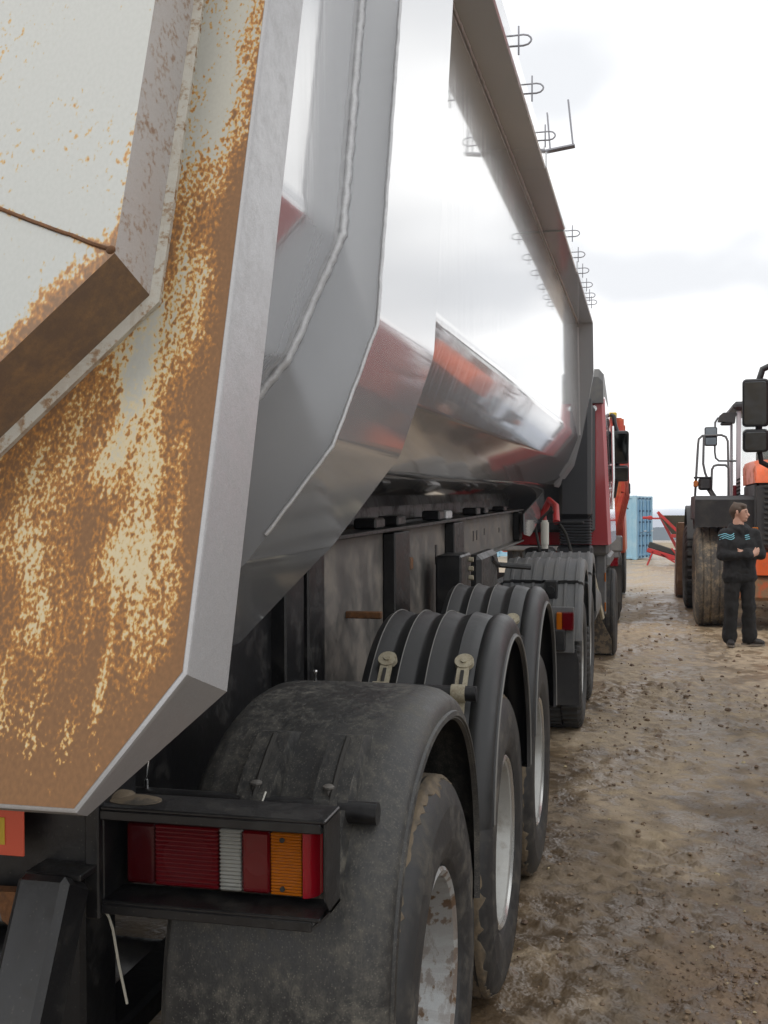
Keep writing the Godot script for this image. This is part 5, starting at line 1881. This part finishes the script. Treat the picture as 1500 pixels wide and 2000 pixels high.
		var mi := part(rounded(Vector3(X - s * 0.99, 2.95, -18.70), Vector3(0.20, 0.31, 0.08), 0.03), "cab_mirror", M.dark_grey, T)
		part(rounded(Vector3(X - s * 0.99, 2.95, -18.657), Vector3(0.17, 0.28, 0.006), 0.025), "mirror_glass", M.mirror_glass, mi, 8.0)
		# work lamp hood at the roof
		mb = MB.new()
		mb.prism([Vector3(X - s * 0.60, 3.33, -18.6), Vector3(X - s * 0.80, 3.33, -18.6), Vector3(X - s * 0.86, 3.28, -18.6), Vector3(X - s * 0.88, 3.19, -18.6), Vector3(X - s * 0.62, 3.16, -18.6)], Vector3(0, 0, -0.22))
		mb.boxmm(Vector3(X - s * 0.84, 3.13, -18.62), Vector3(X - s * 0.66, 3.18, -18.78), 0.02)
		part(mb, "work_lamp", M.dark_grey, T)
		# cab posts
		for z in [-18.65, -20.0]:
			mb = MB.new()
			mb.bar(Vector3(X - s * 0.57, 1.97, z), Vector3(X - s * 0.56, 3.36, z), 0.07, 0.09, 0.015)
			part(mb, "cab_post", M.pillar, T)
		mb = MB.new()
		mb.bar(Vector3(X - s * 0.66, 1.97, -18.9), Vector3(X - s * 0.65, 3.3, -18.9), 0.03, 0.03, 0.005)
		part(mb, "door_rail", M.pillar, T)
		mb = MB.new()
		mb.boxmm(Vector3(X - s * 0.575, 2.0, -18.7), Vector3(X - s * 0.565, 3.3, -19.95), 0.001)
		part(mb, "side_window", M.glass, T)
		mb = MB.new()
		for k in 5:
			mb.bar(Vector3(X - s * 0.60, 1.99 + 0.06 * k, -18.59), Vector3(X - s * 0.54, 2.02 + 0.06 * k, -18.59), 0.006, 0.03, 0.001)
		part(mb, "warning_stripe", M.belt, T)
	mb = MB.new()
	mb.boxmm(Vector3(X - 0.52, 2.3, -18.64), Vector3(X + 0.52, 3.3, -18.65), 0.001)
	part(mb, "rear_window", M.glass, T)
	mb = MB.new()
	mb.boxmm(Vector3(X - 0.66, 3.36, -18.5), Vector3(X + 0.66, 3.50, -20.2), 0.05)
	part(mb, "cab_roof", M.dark_grey, T)
	mb = MB.new()
	mb.boxmm(Vector3(X - 0.58, 1.5, -18.65), Vector3(X + 0.58, 2.0, -20.05), 0.03)
	part(mb, "cab_base", M.dark_grey, T)
	mb = MB.new()
	mb.boxmm(Vector3(X - 0.25, 2.0, -19.2), Vector3(X + 0.25, 2.15, -19.7), 0.05)
	mb.boxmm(Vector3(X - 0.24, 2.1, -19.15), Vector3(X + 0.24, 2.75, -19.28), 0.05)
	part(mb, "driver_seat", M.belt, T)
	mb = MB.new()
	mb.boxmm(Vector3(X - 0.60, 1.95, -18.52), Vector3(X - 0.66, 2.15, -18.56), 0.01)
	part(mb, "beacon", M.lens_red, T)
	# frames, arms and bucket
	mb = MB.new()
	mb.boxmm(Vector3(X - 0.5, 0.6, -17.0), Vector3(X + 0.5, 1.3, -19.0), 0.05)
	mb.boxmm(Vector3(X - 0.4, 0.6, -19.2), Vector3(X + 0.4, 1.5, -21.2), 0.05)
	part(mb, "frame", M.orange_muddy, T)
	for s in [1.0, -1.0]:
		mb = MB.new()
		mb.bar(Vector3(X + s * 0.5, 1.7, -20.2), Vector3(X + s * 0.5, 1.35, -21.6), 0.12, 0.3, 0.02)
		mb.bar(Vector3(X + s * 0.5, 1.4, -21.5), Vector3(X + s * 0.5, 0.35, -22.6), 0.12, 0.28, 0.02)
		part(mb, "lift_arm", M.orange, T)
		mb = MB.new()
		var fr := []
		for i in 9:
			var a := deg_to_rad(lerpf(20.0, 150.0, i / 8.0))
			fr.append(Vector3(X - s * 0.80, 0.98 + sin(a) * 0.86, -20.6 + cos(a) * 0.86))
		var fr2 := []
		for q in fr:
			fr2.append(q + Vector3(-s * 0.52, 0, 0))
		for i in 8:
			mb.oquad(fr[i], fr[i + 1], fr2[i + 1], fr2[i], Vector3(fr[0].x, 0.5, -20.6))
			mb.oquad(fr[i] * Vector3(1, 0.985, 1), fr[i + 1] * Vector3(1, 0.985, 1), fr2[i + 1] * Vector3(1, 0.985, 1), fr2[i] * Vector3(1, 0.985, 1), Vector3(fr[0].x, 9.0, -20.6))
		part(mb, "front_mudguard", M.dark_grey, T)
	mb = MB.new()
	var bk := []
	for q in [Vector2(-22.3, 1.50), Vector2(-22.55, 0.75), Vector2(-22.65, 0.35), Vector2(-22.95, 0.04), Vector2(-24.0, 0.0), Vector2(-24.02, 0.03), Vector2(-22.97, 0.07), Vector2(-22.69, 0.37), Vector2(-22.59, 0.76), Vector2(-22.34, 1.51)]:
		bk.append(Vector3(X - 1.40, q.y + 0.008, q.x))
	mb.prism(bk, Vector3(2.8, 0, 0))
	var bu := part(mb, "bucket", M.bucket, T, 25.0)
	for s in [1.0, -1.0]:
		mb = MB.new()
		mb.prism([Vector3(X + s * 1.40, 1.51, -22.32), Vector3(X + s * 1.40, 0.75, -22.54), Vector3(X + s * 1.40, 0.02, -22.93), Vector3(X + s * 1.40, 0.02, -24.0), Vector3(X + s * 1.40, 0.5, -23.8), Vector3(X + s * 1.40, 1.3, -22.7)], Vector3(s * 0.03, 0, 0))
		part(mb, "bucket_side", M.bucket, bu)

# ------------------------------------------------------------------ far off
func build_far() -> void:
	var n := FastNoiseLite.new()
	n.seed = 81
	n.frequency = 1.0
	var m := mottled(Color(0.05, 0.06, 0.055), Color(0.08, 0.085, 0.075), [0.3, 0.3, 0.2, 0.2], 0.3, 0.7, 0.02, 0.9, 0.9)
	var mb := MB.new()
	var z0 := -820.0
	var A := []
	var B := []
	var C := []
	for i in 400:
		var x := lerpf(-520.0, 620.0, i / 399.0)
		var h := level(z0) + 9.5 + n.get_noise_1d(x * 0.012) * 2.0 + n.get_noise_1d(x * 0.11) * 0.9 + n.get_noise_1d(x * 0.6) * 0.5
		A.append(Vector3(x, level(z0) - 4.0, z0 + 25.0))
		B.append(Vector3(x, h, z0))
		C.append(Vector3(x, level(z0) - 4.0, z0 - 60.0))
	mb.loft([A, B, C], false)
	var o := put(mb.mesh(20.0), "hills", m, self)
	o.set_meta("kind", "structure")
	# spoil bank between yard and fields
	mb = MB.new()
	var rings := []
	for j in 9:
		var rg := []
		var z := -95.0 - 2.2 * j
		for i in 161:
			var x := lerpf(-70.0, 90.0, i / 160.0)
			var e := sin(PI * j / 8.0)
			var hh := (0.35 + 0.45 * (n.get_noise_2d(x * 0.11, 3.0) * 0.5 + 0.5)) * e + n.get_noise_2d(x * 1.3, z) * 0.12 * e
			rg.append(Vector3(x, level(z) + hh - 0.05, z))
		rings.append(rg)
	mb.loft(rings, false)
	o = put(mb.mesh(60.0), "earth_bank", M.bank, self)
	o.set_meta("kind", "structure")

# ------------------------------------------------------------------ the man: distance fields meshed as surface nets
func field_mesh(bones: Array, cell: float, k: float, out := MB.new()) -> MB:
	var lo := Vector3(9, 9, 9)
	var hi := -lo
	for b in bones:
		var r: float = maxf(b[2], b[3]) + cell * 3.0
		for e in [b[0], b[1]]:
			lo = lo.min(e - Vector3(r, r, r))
			hi = hi.max(e + Vector3(r, r, r))
	var n := Vector3i(((hi - lo) / cell).ceil()) + Vector3i.ONE
	var d := PackedFloat32Array()
	d.resize(n.x * n.y * n.z)
	d.fill(1.0)
	var nxy := n.x * n.y
	for b in bones:
		var a: Vector3 = b[0]
		var ab: Vector3 = b[1] - a
		var l2 := maxf(ab.length_squared(), 1e-9)
		var ra: float = b[2]
		var rb: float = b[3]
		var sq: Vector3 = b[4] if b.size() > 4 else Vector3.ONE
		var rr := (maxf(ra, rb) + k + cell * 2.5) * maxf(1.0, maxf(sq.x, maxf(sq.y, sq.z)))
		var p0 := Vector3i(((a.min(b[1]) - Vector3(rr, rr, rr) - lo) / cell).floor()).max(Vector3i.ZERO)
		var p1 := Vector3i(((a.max(b[1]) + Vector3(rr, rr, rr) - lo) / cell).ceil()).min(n - Vector3i.ONE)
		for z in range(p0.z, p1.z + 1):
			for y in range(p0.y, p1.y + 1):
				var o := z * nxy + y * n.x
				for x in range(p0.x, p1.x + 1):
					var p := lo + Vector3(x, y, z) * cell - a
					var t := clampf(p.dot(ab) / l2, 0.0, 1.0)
					var e := ((p - ab * t) / sq).length() - lerpf(ra, rb, t)
					var c := d[o + x]
					var h := maxf(k - absf(c - e), 0.0) / k
					d[o + x] = minf(c, e) - h * h * k * 0.25
	var at := {}
	var vs := PackedVector3Array()
	var corner := [Vector3i(0, 0, 0), Vector3i(1, 0, 0), Vector3i(0, 1, 0), Vector3i(1, 1, 0), Vector3i(0, 0, 1), Vector3i(1, 0, 1), Vector3i(0, 1, 1), Vector3i(1, 1, 1)]
	var offs := []
	for c in corner:
		offs.append(c.z * nxy + c.y * n.x + c.x)
	var edges := [[0, 1], [2, 3], [4, 5], [6, 7], [0, 2], [1, 3], [4, 6], [5, 7], [0, 4], [1, 5], [2, 6], [3, 7]]
	for z in n.z - 1:
		for y in n.y - 1:
			for x in n.x - 1:
				var i := z * nxy + y * n.x + x
				var m := 0
				for c in 8:
					if d[i + offs[c]] < 0.0:
						m |= 1 << c
				if m == 0 or m == 255:
					continue
				var s := Vector3.ZERO
				var q := 0
				for e in edges:
					if ((m >> e[0]) & 1) != ((m >> e[1]) & 1):
						var da := d[i + offs[e[0]]]
						var db := d[i + offs[e[1]]]
						s += Vector3(corner[e[0]]).lerp(Vector3(corner[e[1]]), da / (da - db))
						q += 1
				at[i] = vs.size()
				vs.append(lo + (Vector3(x, y, z) + s / q) * cell)
	var st := [1, n.x, nxy]
	for i in at:
		for ax in 3:
			var u: int = st[(ax + 1) % 3]
			var w: int = st[(ax + 2) % 3]
			var j: int = i + st[ax]
			if j >= d.size():
				continue
			if (d[i] < 0.0) == (d[j] < 0.0):
				continue
			if not (at.has(i - u) and at.has(i - w) and at.has(i - u - w)):
				continue
			var q := [vs[at[i]], vs[at[i - u]], vs[at[i - u - w]], vs[at[i - w]]]
			if d[i] < 0.0:
				out.quad(q[0], q[1], q[2], q[3])
			else:
				out.quad(q[3], q[2], q[1], q[0])
	return out

func V(x: float, y: float, z: float) -> Vector3:
	return Vector3(x, y, z)

func build_man() -> void:
	var at := Vector3(1.19, ground_at(1.19, -14.78) + 0.004, -14.78)
	var T := thing("person", "person in a black tracksuit with pale blue shoulder stripes, arms folded, looking right", "person", at)
	base = Vector3.ZERO
	T.rotation.y = deg_to_rad(22.0)
	# body (skin): neck, forearms and hands joined through the trunk; the head turned to the right
	var sk := MB.new()
	field_mesh([[V(0, 0.98, -0.01), V(0, 1.34, -0.01), 0.08, 0.08], [V(0, 1.34, -0.01), V(0.004, 1.56, 0.0), 0.06, 0.053],
		[V(-0.17, 1.40, -0.01), V(0.17, 1.40, -0.01), 0.045, 0.045],
		[V(-0.18, 1.40, 0), V(-0.255, 1.155, 0.055), 0.035, 0.032], [V(0.18, 1.40, 0), V(0.255, 1.165, 0.055), 0.035, 0.032],
		[V(-0.255, 1.155, 0.055), V(0.06, 1.16, 0.205), 0.032, 0.026], [V(0.255, 1.165, 0.055), V(-0.04, 1.20, 0.185), 0.032, 0.026],
		[V(-0.09, 0.95, 0), V(-0.12, 0.08, 0), 0.06, 0.035], [V(0.09, 0.95, 0), V(0.12, 0.08, 0), 0.06, 0.035]], 0.016, 0.025, sk)
	# hands: palm, four fingers, thumb; the right one lies over the left upper arm
	var hands := [[V(0.075, 1.165, 0.200), V(0.155, 1.20, 0.165), 1.0], [V(-0.04, 1.195, 0.175), V(-0.125, 1.165, 0.125), -1.0]]
	for h in hands:
		var w: Vector3 = h[0]
		var p: Vector3 = h[1]
		var dir: Vector3 = (p - w).normalized()
		var upv := V(0, 1, 0)
		var outv: Vector3 = dir.cross(upv).normalized() * h[2]
		var fb := [[w, p, 0.026, 0.022], [w + upv * 0.015, p + upv * 0.028, 0.018, 0.016], [w - upv * 0.015, p - upv * 0.028, 0.018, 0.016]]
		for f in 4:
			var root := p + upv * (0.031 - 0.0205 * f)
			var len: float = [0.034, 0.040, 0.037, 0.028][f]
			var a: Vector3 = root + dir * len + outv * -0.004
			var b: Vector3 = a + (dir * 0.7 - outv * 0.7).normalized() * len * 0.8
			fb.append_array([[root - dir * 0.01, a, 0.0095, 0.009], [a, b, 0.009, 0.0075]])
		var tb := w + dir * 0.035 + upv * 0.032
		fb.append_array([[w + dir * 0.01 + upv * 0.02, tb, 0.013, 0.011], [tb, tb + (upv * 0.7 + dir * 0.7) * 0.045, 0.011, 0.008]])
		field_mesh(fb, 0.005, 0.012, sk)
	# head, made facing +z, then turned
	var hd := MB.new()
	field_mesh([[V(0, 1.70, -0.018), V(0, 1.70, 0.012), 0.083, 0.080, V(0.93, 1.12, 1.08)], [V(0, 1.635, 0.03), V(0, 1.60, 0.045), 0.058, 0.040, V(0.95, 1, 1)],
		[V(0, 1.665, 0.05), V(0, 1.64, 0.052), 0.05, 0.047], [V(0, 1.685, 0.096), V(0, 1.652, 0.117), 0.009, 0.014], [V(0, 1.652, 0.112), V(0, 1.645, 0.108), 0.013, 0.011],
		[V(-0.03, 1.702, 0.088), V(0.03, 1.702, 0.088), 0.012, 0.012], [V(0, 1.605, 0.075), V(0, 1.59, 0.078), 0.018, 0.02],
		[V(-0.018, 1.622, 0.096), V(0.018, 1.622, 0.096), 0.010, 0.010], [V(0, 1.62, -0.02), V(0, 1.52, -0.025), 0.056, 0.06],
		[V(-0.083, 1.70, -0.005), V(-0.086, 1.665, 0.0), 0.012, 0.009, V(0.5, 1.1, 1.3)], [V(0.083, 1.70, -0.005), V(0.086, 1.665, 0.0), 0.012, 0.009, V(0.5, 1.1, 1.3)]], 0.006, 0.014, hd)
	var turn := Transform3D(Basis(Vector3.UP, deg_to_rad(48.0)), Vector3.ZERO)
	var fwd := Transform3D(turn.basis, V(0.0, 0.015, 0.0))
	sk.add(hd, fwd)
	part(sk, "body", M.skin, T, 70.0)
	var hr := MB.new()
	field_mesh([[V(0, 1.722, -0.028), V(0, 1.728, 0.008), 0.087, 0.079, V(0.95, 1.06, 1.06)], [V(0, 1.69, -0.05), V(0, 1.63, -0.048), 0.075, 0.052], [V(-0.07, 1.725, 0.02), V(-0.078, 1.685, 0.022), 0.018, 0.008], [V(0.07, 1.725, 0.02), V(0.078, 1.685, 0.022), 0.018, 0.008], [V(-0.045, 1.768, 0.055), V(0.045, 1.768, 0.058), 0.025, 0.026], [V(0, 1.80, -0.06), V(0.01, 1.818, -0.075), 0.02, 0.008]], 0.007, 0.02, hr)
	hr.move(fwd)
	part(hr, "hair", M.hair, T, 70.0)
	for s in [-1.0, 1.0]:
		var e := MB.new()
		e.ball(V(s * 0.031, 1.688, 0.0925), V(0.012, 0.006, 0.006), 5)
		e.move(fwd)
		part(e, "eye", M.eye, T)
		e = MB.new()
		e.tube([V(s * 0.014, 1.706, 0.1), V(s * 0.032, 1.711, 0.097), V(s * 0.048, 1.705, 0.085)], 0.0045, 5)
		e.move(fwd)
		part(e, "eyebrow", M.hair, T)
	var mo := MB.new()
	mo.tube([V(-0.02, 1.621, 0.103), V(0, 1.622, 0.1075), V(0.02, 1.621, 0.103)], 0.005, 5)
	mo.move(fwd)
	part(mo, "mouth", M.lip, T)
	# jacket with hood roll and folded sleeves
	var jk := MB.new()
	field_mesh([[V(-0.075, 0.90, 0.0), V(-0.085, 1.28, 0.0), 0.125, 0.135, V(1, 1, 0.95)], [V(0.075, 0.90, 0.0), V(0.085, 1.28, 0.0), 0.125, 0.135, V(1, 1, 0.95)],
		[V(-0.08, 1.28, 0.0), V(-0.11, 1.40, -0.01), 0.135, 0.095], [V(0.08, 1.28, 0.0), V(0.11, 1.40, -0.01), 0.135, 0.095],
		[V(-0.19, 1.425, -0.01), V(0.19, 1.425, -0.01), 0.072, 0.072], [V(0, 1.44, -0.01), V(0, 1.505, -0.015), 0.10, 0.078],
		[V(-0.205, 1.415, 0), V(-0.262, 1.155, 0.055), 0.075, 0.064], [V(0.205, 1.415, 0), V(0.262, 1.165, 0.055), 0.075, 0.064],
		[V(-0.262, 1.155, 0.055), V(0.04, 1.155, 0.205), 0.064, 0.046], [V(0.262, 1.165, 0.055), V(-0.01, 1.20, 0.185), 0.064, 0.046],
		[V(-0.07, 1.52, -0.055), V(0.07, 1.52, -0.055), 0.05, 0.05], [V(-0.10, 1.505, -0.02), V(-0.05, 1.48, 0.075), 0.038, 0.03], [V(0.10, 1.505, -0.02), V(0.05, 1.48, 0.075), 0.038, 0.03],
		[V(-0.10, 0.885, 0.0), V(0.10, 0.885, 0.0), 0.125, 0.125]], 0.013, 0.035, jk)
	wrinkle(jk, 0.011, 12.0)
	part(jk, "jacket", M.cloth, T, 70.0)
	var tr := MB.new()
	field_mesh([[V(-0.06, 0.94, 0), V(0.06, 0.94, 0), 0.125, 0.125], [V(-0.095, 0.90, 0), V(-0.115, 0.50, 0.012), 0.105, 0.083], [V(0.095, 0.90, 0), V(0.12, 0.50, 0.012), 0.105, 0.083],
		[V(-0.115, 0.50, 0.012), V(-0.13, 0.12, -0.012), 0.083, 0.085], [V(0.12, 0.50, 0.012), V(0.14, 0.12, -0.012), 0.083, 0.085],
		[V(-0.13, 0.14, -0.01), V(-0.13, 0.095, 0.0), 0.09, 0.085], [V(0.14, 0.14, -0.01), V(0.14, 0.095, 0.0), 0.09, 0.085]], 0.013, 0.03, tr)
	wrinkle(tr, 0.013, 9.0)
	part(tr, "trousers", M.trouser, T, 70.0)
	for q in [[-0.13, -18.0], [0.14, 42.0]]:
		var xf := Transform3D(Basis(Vector3.UP, deg_to_rad(q[1])), V(q[0], 0, 0))
		var sh := MB.new()
		field_mesh([[V(0, 0.055, -0.06), V(0, 0.048, 0.12), 0.040, 0.036, V(1.0, 1.0, 1.0)], [V(-0.008, 0.044, 0.1), V(0.006, 0.040, 0.165), 0.037, 0.030], [V(0, 0.07, -0.04), V(0, 0.12, -0.02), 0.042, 0.045]], 0.010, 0.03, sh)
		sh.move(xf)
		var shoe := part(sh, "shoe", M.shoe, T, 70.0)
		var so := MB.new()
		so.prism([V(-0.033, 0.0, -0.10), V(0.033, 0.0, -0.10), V(0.037, 0.0, 0.0), V(0.044, 0.0, 0.10), V(0.034, 0.0, 0.175), V(0.008, 0.0, 0.20), V(-0.028, 0.0, 0.18), V(-0.043, 0.0, 0.10), V(-0.036, 0.0, 0.0)], V(0, 0.022, 0))
		so.move(xf)
		part(so, "sole", M.sole, shoe)
	# stripes run over shoulder and chest, laid on the cloth
	for k in 3:
		for s in [-1.0, 1.0]:
			var st := MB.new()
			var pth := []
			for i in 9:
				var f := i / 8.0
				var p := V(s * lerpf(0.115, 0.285, f), lerpf(1.435, 1.405, f) - 0.026 * k - 0.018 * sin(f * PI * 2.0), 0.0)
				pth.append(on_cloth(jk, p))
			if s < 0.0:
				st.tube(pth, 0.0055, 5)
				part(st, "sleeve_stripe", M.stripe, T)
			st = MB.new()
			pth = []
			for i in 5:
				var f := i / 4.0
				var p := V(s * lerpf(0.03, 0.085, f), 1.405 - 0.024 * k + 0.012 * f, 0.0)
				pth.append(on_cloth(jk, p))
			if s > 0.0:
				st.tube(pth, 0.0055, 5)
				part(st, "chest_stripe", M.stripe, T)

# nearest cloth point in front of p
func on_cloth(mb: MB, p: Vector3) -> Vector3:
	var best := -1.0
	var bd := 9.0
	for i in range(0, mb.v.size(), 3):
		var q := mb.v[i]
		if q.z < -0.01:
			continue
		var dd := Vector2(q.x - p.x, q.y - p.y).length()
		if dd < bd:
			bd = dd
			best = q.z
	return V(p.x, p.y, best + 0.002)

func wrinkle(mb: MB, amp: float, freq: float) -> void:
	var n := FastNoiseLite.new()
	n.seed = 17
	n.frequency = 1.0
	n.fractal_octaves = 2
	for i in mb.v.size():
		var p := mb.v[i]
		var f := V(p.x * freq, p.y * freq * 0.8, p.z * freq)
		mb.v[i] = p + V(n.get_noise_3dv(f), 0.4 * n.get_noise_3dv(f + V(7, 0, 0)), n.get_noise_3dv(f + V(0, 9, 0))) * amp

# ------------------------------------------------------------------ sky
func sky_panorama() -> Sky:
	var W := 1024
	var Hh := 512
	var n := FastNoiseLite.new()
	n.seed = 211
	n.frequency = 1.0
	n.fractal_octaves = 5
	n.noise_type = FastNoiseLite.TYPE_SIMPLEX_SMOOTH
	var im := Image.create(W, Hh, false, Image.FORMAT_RGBF)
	for j in Hh:
		var el := PI * (0.5 - (j + 0.5) / Hh)
		for i in W:
			var az := TAU * (i + 0.5) / W + 2.0
			var c := Color(0.5, 0.5, 0.5)
			if el > -0.02:
				# cloud sheet seen from below: points on a high plane
				var s := 1.0 / (sin(maxf(el, 0.0)) + 0.14)
				var p := Vector3(cos(az) * cos(el) * s, sin(az) * cos(el) * s, 0.0)
				var a := n.get_noise_3dv(p * 0.85)
				var b := n.get_noise_3dv(p * 2.1 + Vector3(5, 9, 3))
				var t := clampf(0.40 + a * 1.3 + b * 0.35 + 0.30 * exp(-maxf(el, 0.0) * 7.0), 0.0, 1.0)
				c = Color(0.625, 0.64, 0.665).lerp(Color(1.10, 1.098, 1.09), t)
			im.set_pixel(i, j, c)
	var m := PanoramaSkyMaterial.new()
	m.panorama = ImageTexture.create_from_image(im)
	m.energy_multiplier = 1.45
	var s2 := Sky.new()
	s2.sky_material = m
	return s2

func _ready() -> void:
	# camera: a standing photographer behind the right rear corner of the trailer
	var cam := Camera3D.new()
	cam.name = "camera"
	add_child(cam)
	cam.position = Vector3(0, 1.72, 0)
	cam.rotation = Vector3(0, deg_to_rad(13.294), 0)
	cam.fov = 49.894
	cam.near = 0.05
	cam.far = 3000.0
	cam.current = true
	var we := WorldEnvironment.new()
	var env := Environment.new()
	env.background_mode = Environment.BG_SKY
	env.sky = sky_panorama()
	env.tonemap_mode = Environment.TONE_MAPPER_LINEAR
	env.tonemap_exposure = 1.0
	env.sdfgi_enabled = true
	env.ssao_enabled = true
	env.ssil_enabled = true
	env.fog_enabled = true
	env.fog_density = 0.0005
	env.fog_light_color = Color(0.80, 0.86, 0.95)
	we.environment = env
	we.name = "world_environment"
	add_child(we)
	var sun := DirectionalLight3D.new()
	sun.name = "sun"
	sun.rotation_degrees = Vector3(-52, -38, 0)
	sun.light_energy = 0.35
	sun.light_angular_distance = 18.0
	sun.light_color = Color(1.0, 0.96, 0.90)
	sun.shadow_enabled = true
	add_child(sun)
	make_materials()
	M.bank = mottled(Color(0.24, 0.18, 0.12), Color(0.32, 0.26, 0.17), [0.4, 0.3, 0.2, 0.1], 0.4, 0.7, 0.2, 0.9, 0.9)
	M.loader_tyre = mottled(Color(0.055, 0.05, 0.045), Color(0.26, 0.20, 0.13), [0.30, 0.35, 0.25, 0.1], 0.44, 0.68, 0.8, 0.8, 0.9, 0.0, 0.5)
	build_ground()
	build_far()
	build_trailer()
	build_tractor()
	build_tipper()
	build_side_truck()
	build_container()
	build_screener()
	build_loader()
	build_man()
	build_clods()
